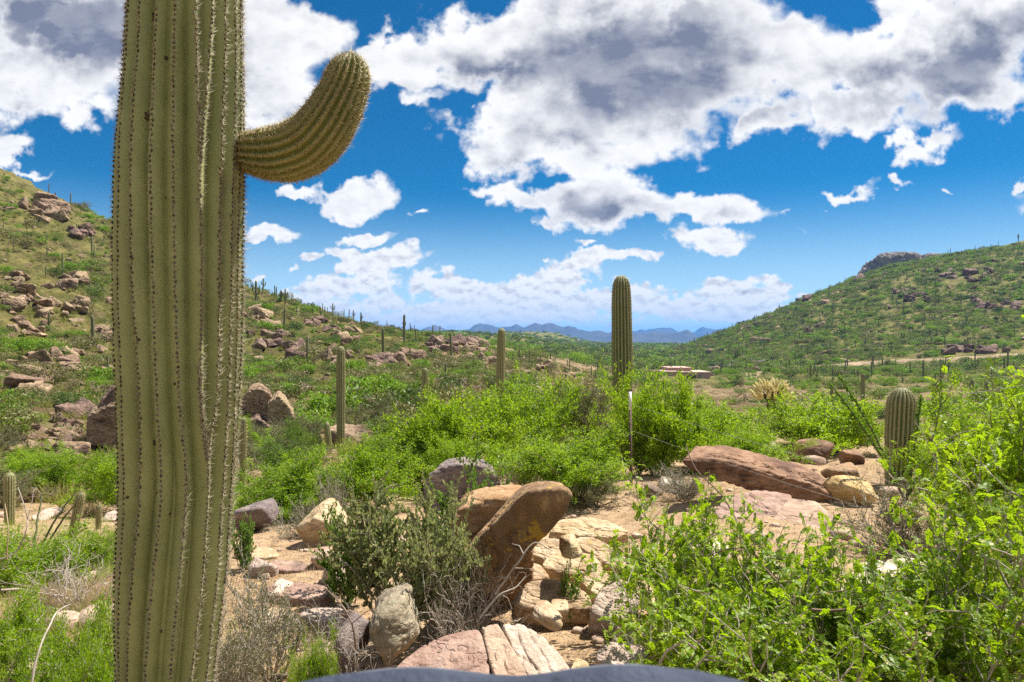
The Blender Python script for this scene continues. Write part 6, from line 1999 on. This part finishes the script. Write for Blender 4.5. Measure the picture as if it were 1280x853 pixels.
# ------------------------------------------------------------------ fence post and its wires
M['steel'] = plain_mat('rusty_steel', (0.055, 0.035, 0.027), (0.12, 0.075, 0.05), 18, .75, .3, 60, .4)
M['white_paint'] = plain_mat('white_post_paint', (0.62, 0.58, 0.52), (0.80, 0.78, 0.74), 14, .6, .2, 50)
M['wire'] = plain_mat('galvanised_wire', (0.20, 0.17, 0.14), (0.36, 0.32, 0.28), 10, .6, .1, 50, .4)
pbse = ground_hit(789, 606)
py = pbse[1]
ptop = P3(787.6, 490, py)[2] - pbse[2]
post = empty('fence_post', pbse)
tag(post, 'thin rusty steel fence post with a white-painted top', 'post')
post.rotation_euler = (0, -0.012, 0.2)
def tee(z0, z1):
    return [(-.022, .022, -.003, .004, z0, z1), (-.004, .004, .0045, .036, z0, z1)]
tz = ptop - (513 - 490) / F * py
boxes('shaft', tee(-.3, tz), 'steel', post, 0)
boxes('painted_top', [(-.023, .023, -.004, .005, tz + .001, ptop), (-.005, .005, .0055, .037, tz + .001, ptop)], 'white_paint', post, 0)
for q in range(9):
    z = .12 + q * .13
    if z < tz - .05:
        boxes('stud', [(-.008, .008, -.014, -.0035, z, z + .018)], 'steel', post, 0)
def wire(p0, p1, label, barbs=26, sag=.03, rad=.0022):
    p0, p1 = np.asarray(p0, float), np.asarray(p1, float)
    s = np.linspace(0, 1, 30)[:, None]
    pts = p0 + (p1 - p0) * s - np.array([0, 0, 4 * sag]) * s * (1 - s)
    rel = pts - p0
    parts = [curve_tube(rel, np.full(30, rad), 5)]
    rr_ = np.random.default_rng(int(abs(p1[0]) * 100))
    for b in range(barbs):
        i = int((b + .5) / barbs * 29)
        c = rel[i]; d = rdir(2, .2, rr_) * .018
        for dd in d:
            v, f = tubes([c - dd], [c + dd], [rad * .7], [rad * .4], 4)
            parts.append((v, f))
    v, f = cat_geo(parts)
    o = obj('barbed_wire', mesh_np('barbed_wire', v, f, M['wire'], smooth=True), None, p0)
    return tag(o, label, 'wire')
A = pbse + np.array([0.02, -0.03, 0])
wire(A + np.array([0, 0, ptop * .86]), P3(1340, 665, 5.2), 'upper barbed wire running from the fence post down to the right past the dark boulders', rad=.002)
wire(A + np.array([0, 0, ptop * .58]), P3(1340, 715, 5.0), 'lower barbed wire running from the fence post in front of the golden-tan boulder', rad=.002)
wire(P3(1205, 493, 5.2), P3(1340, 470, 4.6), 'short stretch of wire crossing the bright shrub at the right edge', 4, .01, .003)

# bare leaning stems over the foreground shrubs
def stick(pts, r0, label, mat='twig', name='branch_stick', forks=()):
    pts = [np.asarray(p) for p in pts]
    b = pts[0].copy()
    P_, q0, q, tot = resample([p - b for p in pts], np.linspace(r0, r0 * .4, len(pts)), .02)
    P_ = P_ + np.cumsum(np.random.default_rng(len(pts) + int(abs(b[0] * 50))).normal(0, .0012, P_.shape), 0)
    parts = [curve_tube(P_, q0, 6)]
    for (i, tip) in forks:
        c = P_[int(i * (len(P_) - 1))]
        t_ = np.asarray(tip) - b
        parts.append(curve_tube(np.array([c, c + (t_ - c) * .5 + np.array([.01, 0, .02]), t_]), [r0 * .55, r0 * .4, r0 * .25], 5))
    o = obj(name, mesh_np(name, *cat_geo(parts), M[mat], smooth=True), None, b)
    return tag(o, label, 'stick')
stick([P3(1030, 850, 2.9), P3(1012, 800, 3.0), P3(998, 765, 3.1), P3(975, 735, 3.2), P3(945, 700, 3.35), P3(905, 630, 3.6), P3(868, 590, 3.8), P3(855, 560, 3.9)], .0075, 'long thin bare stem arching up to the left over the leaflet shrubs', 'twig_brown', forks=[(.28, P3(1128, 740, 3.0)), (.30, P3(1002, 720, 3.2)), (.5, P3(870, 700, 3.5))])
stick([P3(1000, 762, 3.05), P3(1040, 765, 3.0), P3(1070, 762, 2.95), P3(1100, 750, 2.95), P3(1127, 739, 2.95)], .009, 'grey-brown forked branch lying among the leaves at lower right', 'twig_brown', forks=[(.05, P3(1006, 800, 3.0)), (.02, P3(1012, 700, 3.1))])
stick([P3(40, 853, 2.7), P3(48, 815, 2.75), P3(62, 780, 2.85), P3(72, 765, 2.95), P3(86, 758, 3.0)], .005, 'pale bent stick standing in the ferny plants at lower left', 'twig')
stick([P3(0, 738, 4.2), P3(25, 738, 4.3), P3(45, 742, 4.4), P3(60, 744, 4.5)], .007, 'pale grey stick lying in the dry grass at the left edge', 'twig')
stick([P3(-5, 700, 4.6), P3(20, 690, 4.6), P3(33, 662, 4.6), P3(32, 640, 4.65), P3(20, 610, 4.7)], .006, 'thin pale stem curving up at the left edge', 'twig', forks=[(.6, P3(42, 612, 4.7))])
stick([P3(8, 700, 4.5), P3(10, 660, 4.5), P3(6, 630, 4.6)], .005, 'straight straw-coloured stem at the left edge', 'straw')
stick([P3(620, 742, 4.2), P3(650, 700, 4.15), P3(668, 678, 4.2), P3(690, 690, 4.2)], .007, 'pale dead branch bending over the tan stones of the pile', 'twig', forks=[(.4, P3(680, 720, 4.15)), (.6, P3(640, 680, 4.2))])
stick([P3(600, 772, 3.9), P3(622, 745, 3.9), P3(642, 735, 3.95), P3(655, 720, 4.0)], .006, 'dead branch lying before the leaning boulder', 'twig', forks=[(.5, P3(640, 762, 3.9))])
stick([P3(445, 812, 3.4), P3(440, 780, 3.4), P3(425, 755, 3.45), P3(405, 735, 3.5)], .006, 'brown upright stick beside the lichen-grey boulder', 'twig_brown', forks=[(.4, P3(470, 760, 3.4)), (.5, P3(400, 775, 3.4))])

# ------------------------------------------------------------------ the padded bag right under the lens
M['bag'] = plain_mat('slate_blue_cloth', (0.03, 0.037, 0.058), (0.05, 0.06, 0.088), 30, .8, .4, 160)
M['bag_trim'] = plain_mat('grey_trim', (0.10, 0.11, 0.135), (0.15, 0.16, 0.19), 30, .7, .3, 160)
yb_ = .30
def lump(c, hx, hy, hz_, seed):
    v, f = ico(5)
    d = np.sign(v) * np.abs(v) ** .8
    q = d * np.array([hx, hy, hz_]) * (1 + .05 * fbm(v[:, 0] * 2 + seed, v[:, 1] * 2, v[:, 2] * 2, 3))[:, None]
    return q + c
nx, ns = 90, 28
us = np.linspace(330, 960, nx)
vtop = np.interp(us, [330, 370, 410, 450, 490, 530, 570, 610, 650, 690, 730, 770, 820, 870, 920, 960], [868, 854, 845, 840, 837.5, 839, 844, 849, 851, 847, 840, 835, 833, 838, 849, 862])
tops = np.array([P3(u, v, yb_) for u, v in zip(us, vtop)])
bb = np.array([float(tops[:, 0].mean()), yb_ + .02, float(height(0.05, .32))])
V = []
for i, p_ in enumerate(tops):
    e_ = math.sin(math.pi * (i + .5) / nx) ** .35
    zb = bb[2]
    for j in range(ns):
        a = 2 * math.pi * j / ns
        hz2 = (p_[2] - zb) / 2
        cx_, sx_ = math.cos(a), math.sin(a)
        V.append((p_[0], yb_ + .0 + math.copysign(abs(cx_) ** .6, cx_) * .055 * e_, zb + hz2 + math.copysign(abs(sx_) ** .5, sx_) * hz2 * (1 if sx_ > 0 else 1)))
V = np.array(V) - bb
i, j = np.meshgrid(np.arange(nx - 1), np.arange(ns), indexing='ij'); j2 = (j + 1) % ns
f = np.stack([i * ns + j, i * ns + j2, (i + 1) * ns + j2, (i + 1) * ns + j], -1).reshape(-1, 4)
V2 = np.concatenate([V, [V[:ns].mean(0)], [V[-ns:].mean(0)]])
a = np.arange(ns)
caps = np.concatenate([np.stack([(a + 1) % ns, a, np.full(ns, nx * ns)], 1), np.stack([(nx - 1) * ns + a, (nx - 1) * ns + (a + 1) % ns, np.full(ns, nx * ns + 1)], 1)])
bag = empty('padded_bag', bb)
tag(bag, 'blurred slate-blue padded bag close under the lens at the bottom edge, with two rounded humps', 'bag')
obj('body', mesh_np('body', V2, [f, caps], M['bag'], smooth=True), bag)
seam = tops - bb + np.array([0, .057, -.03])
v, f = curve_tube(seam, np.full(nx, .004), 6)
obj('piping', mesh_np('piping', v, f, M['bag_trim'], smooth=True), bag)
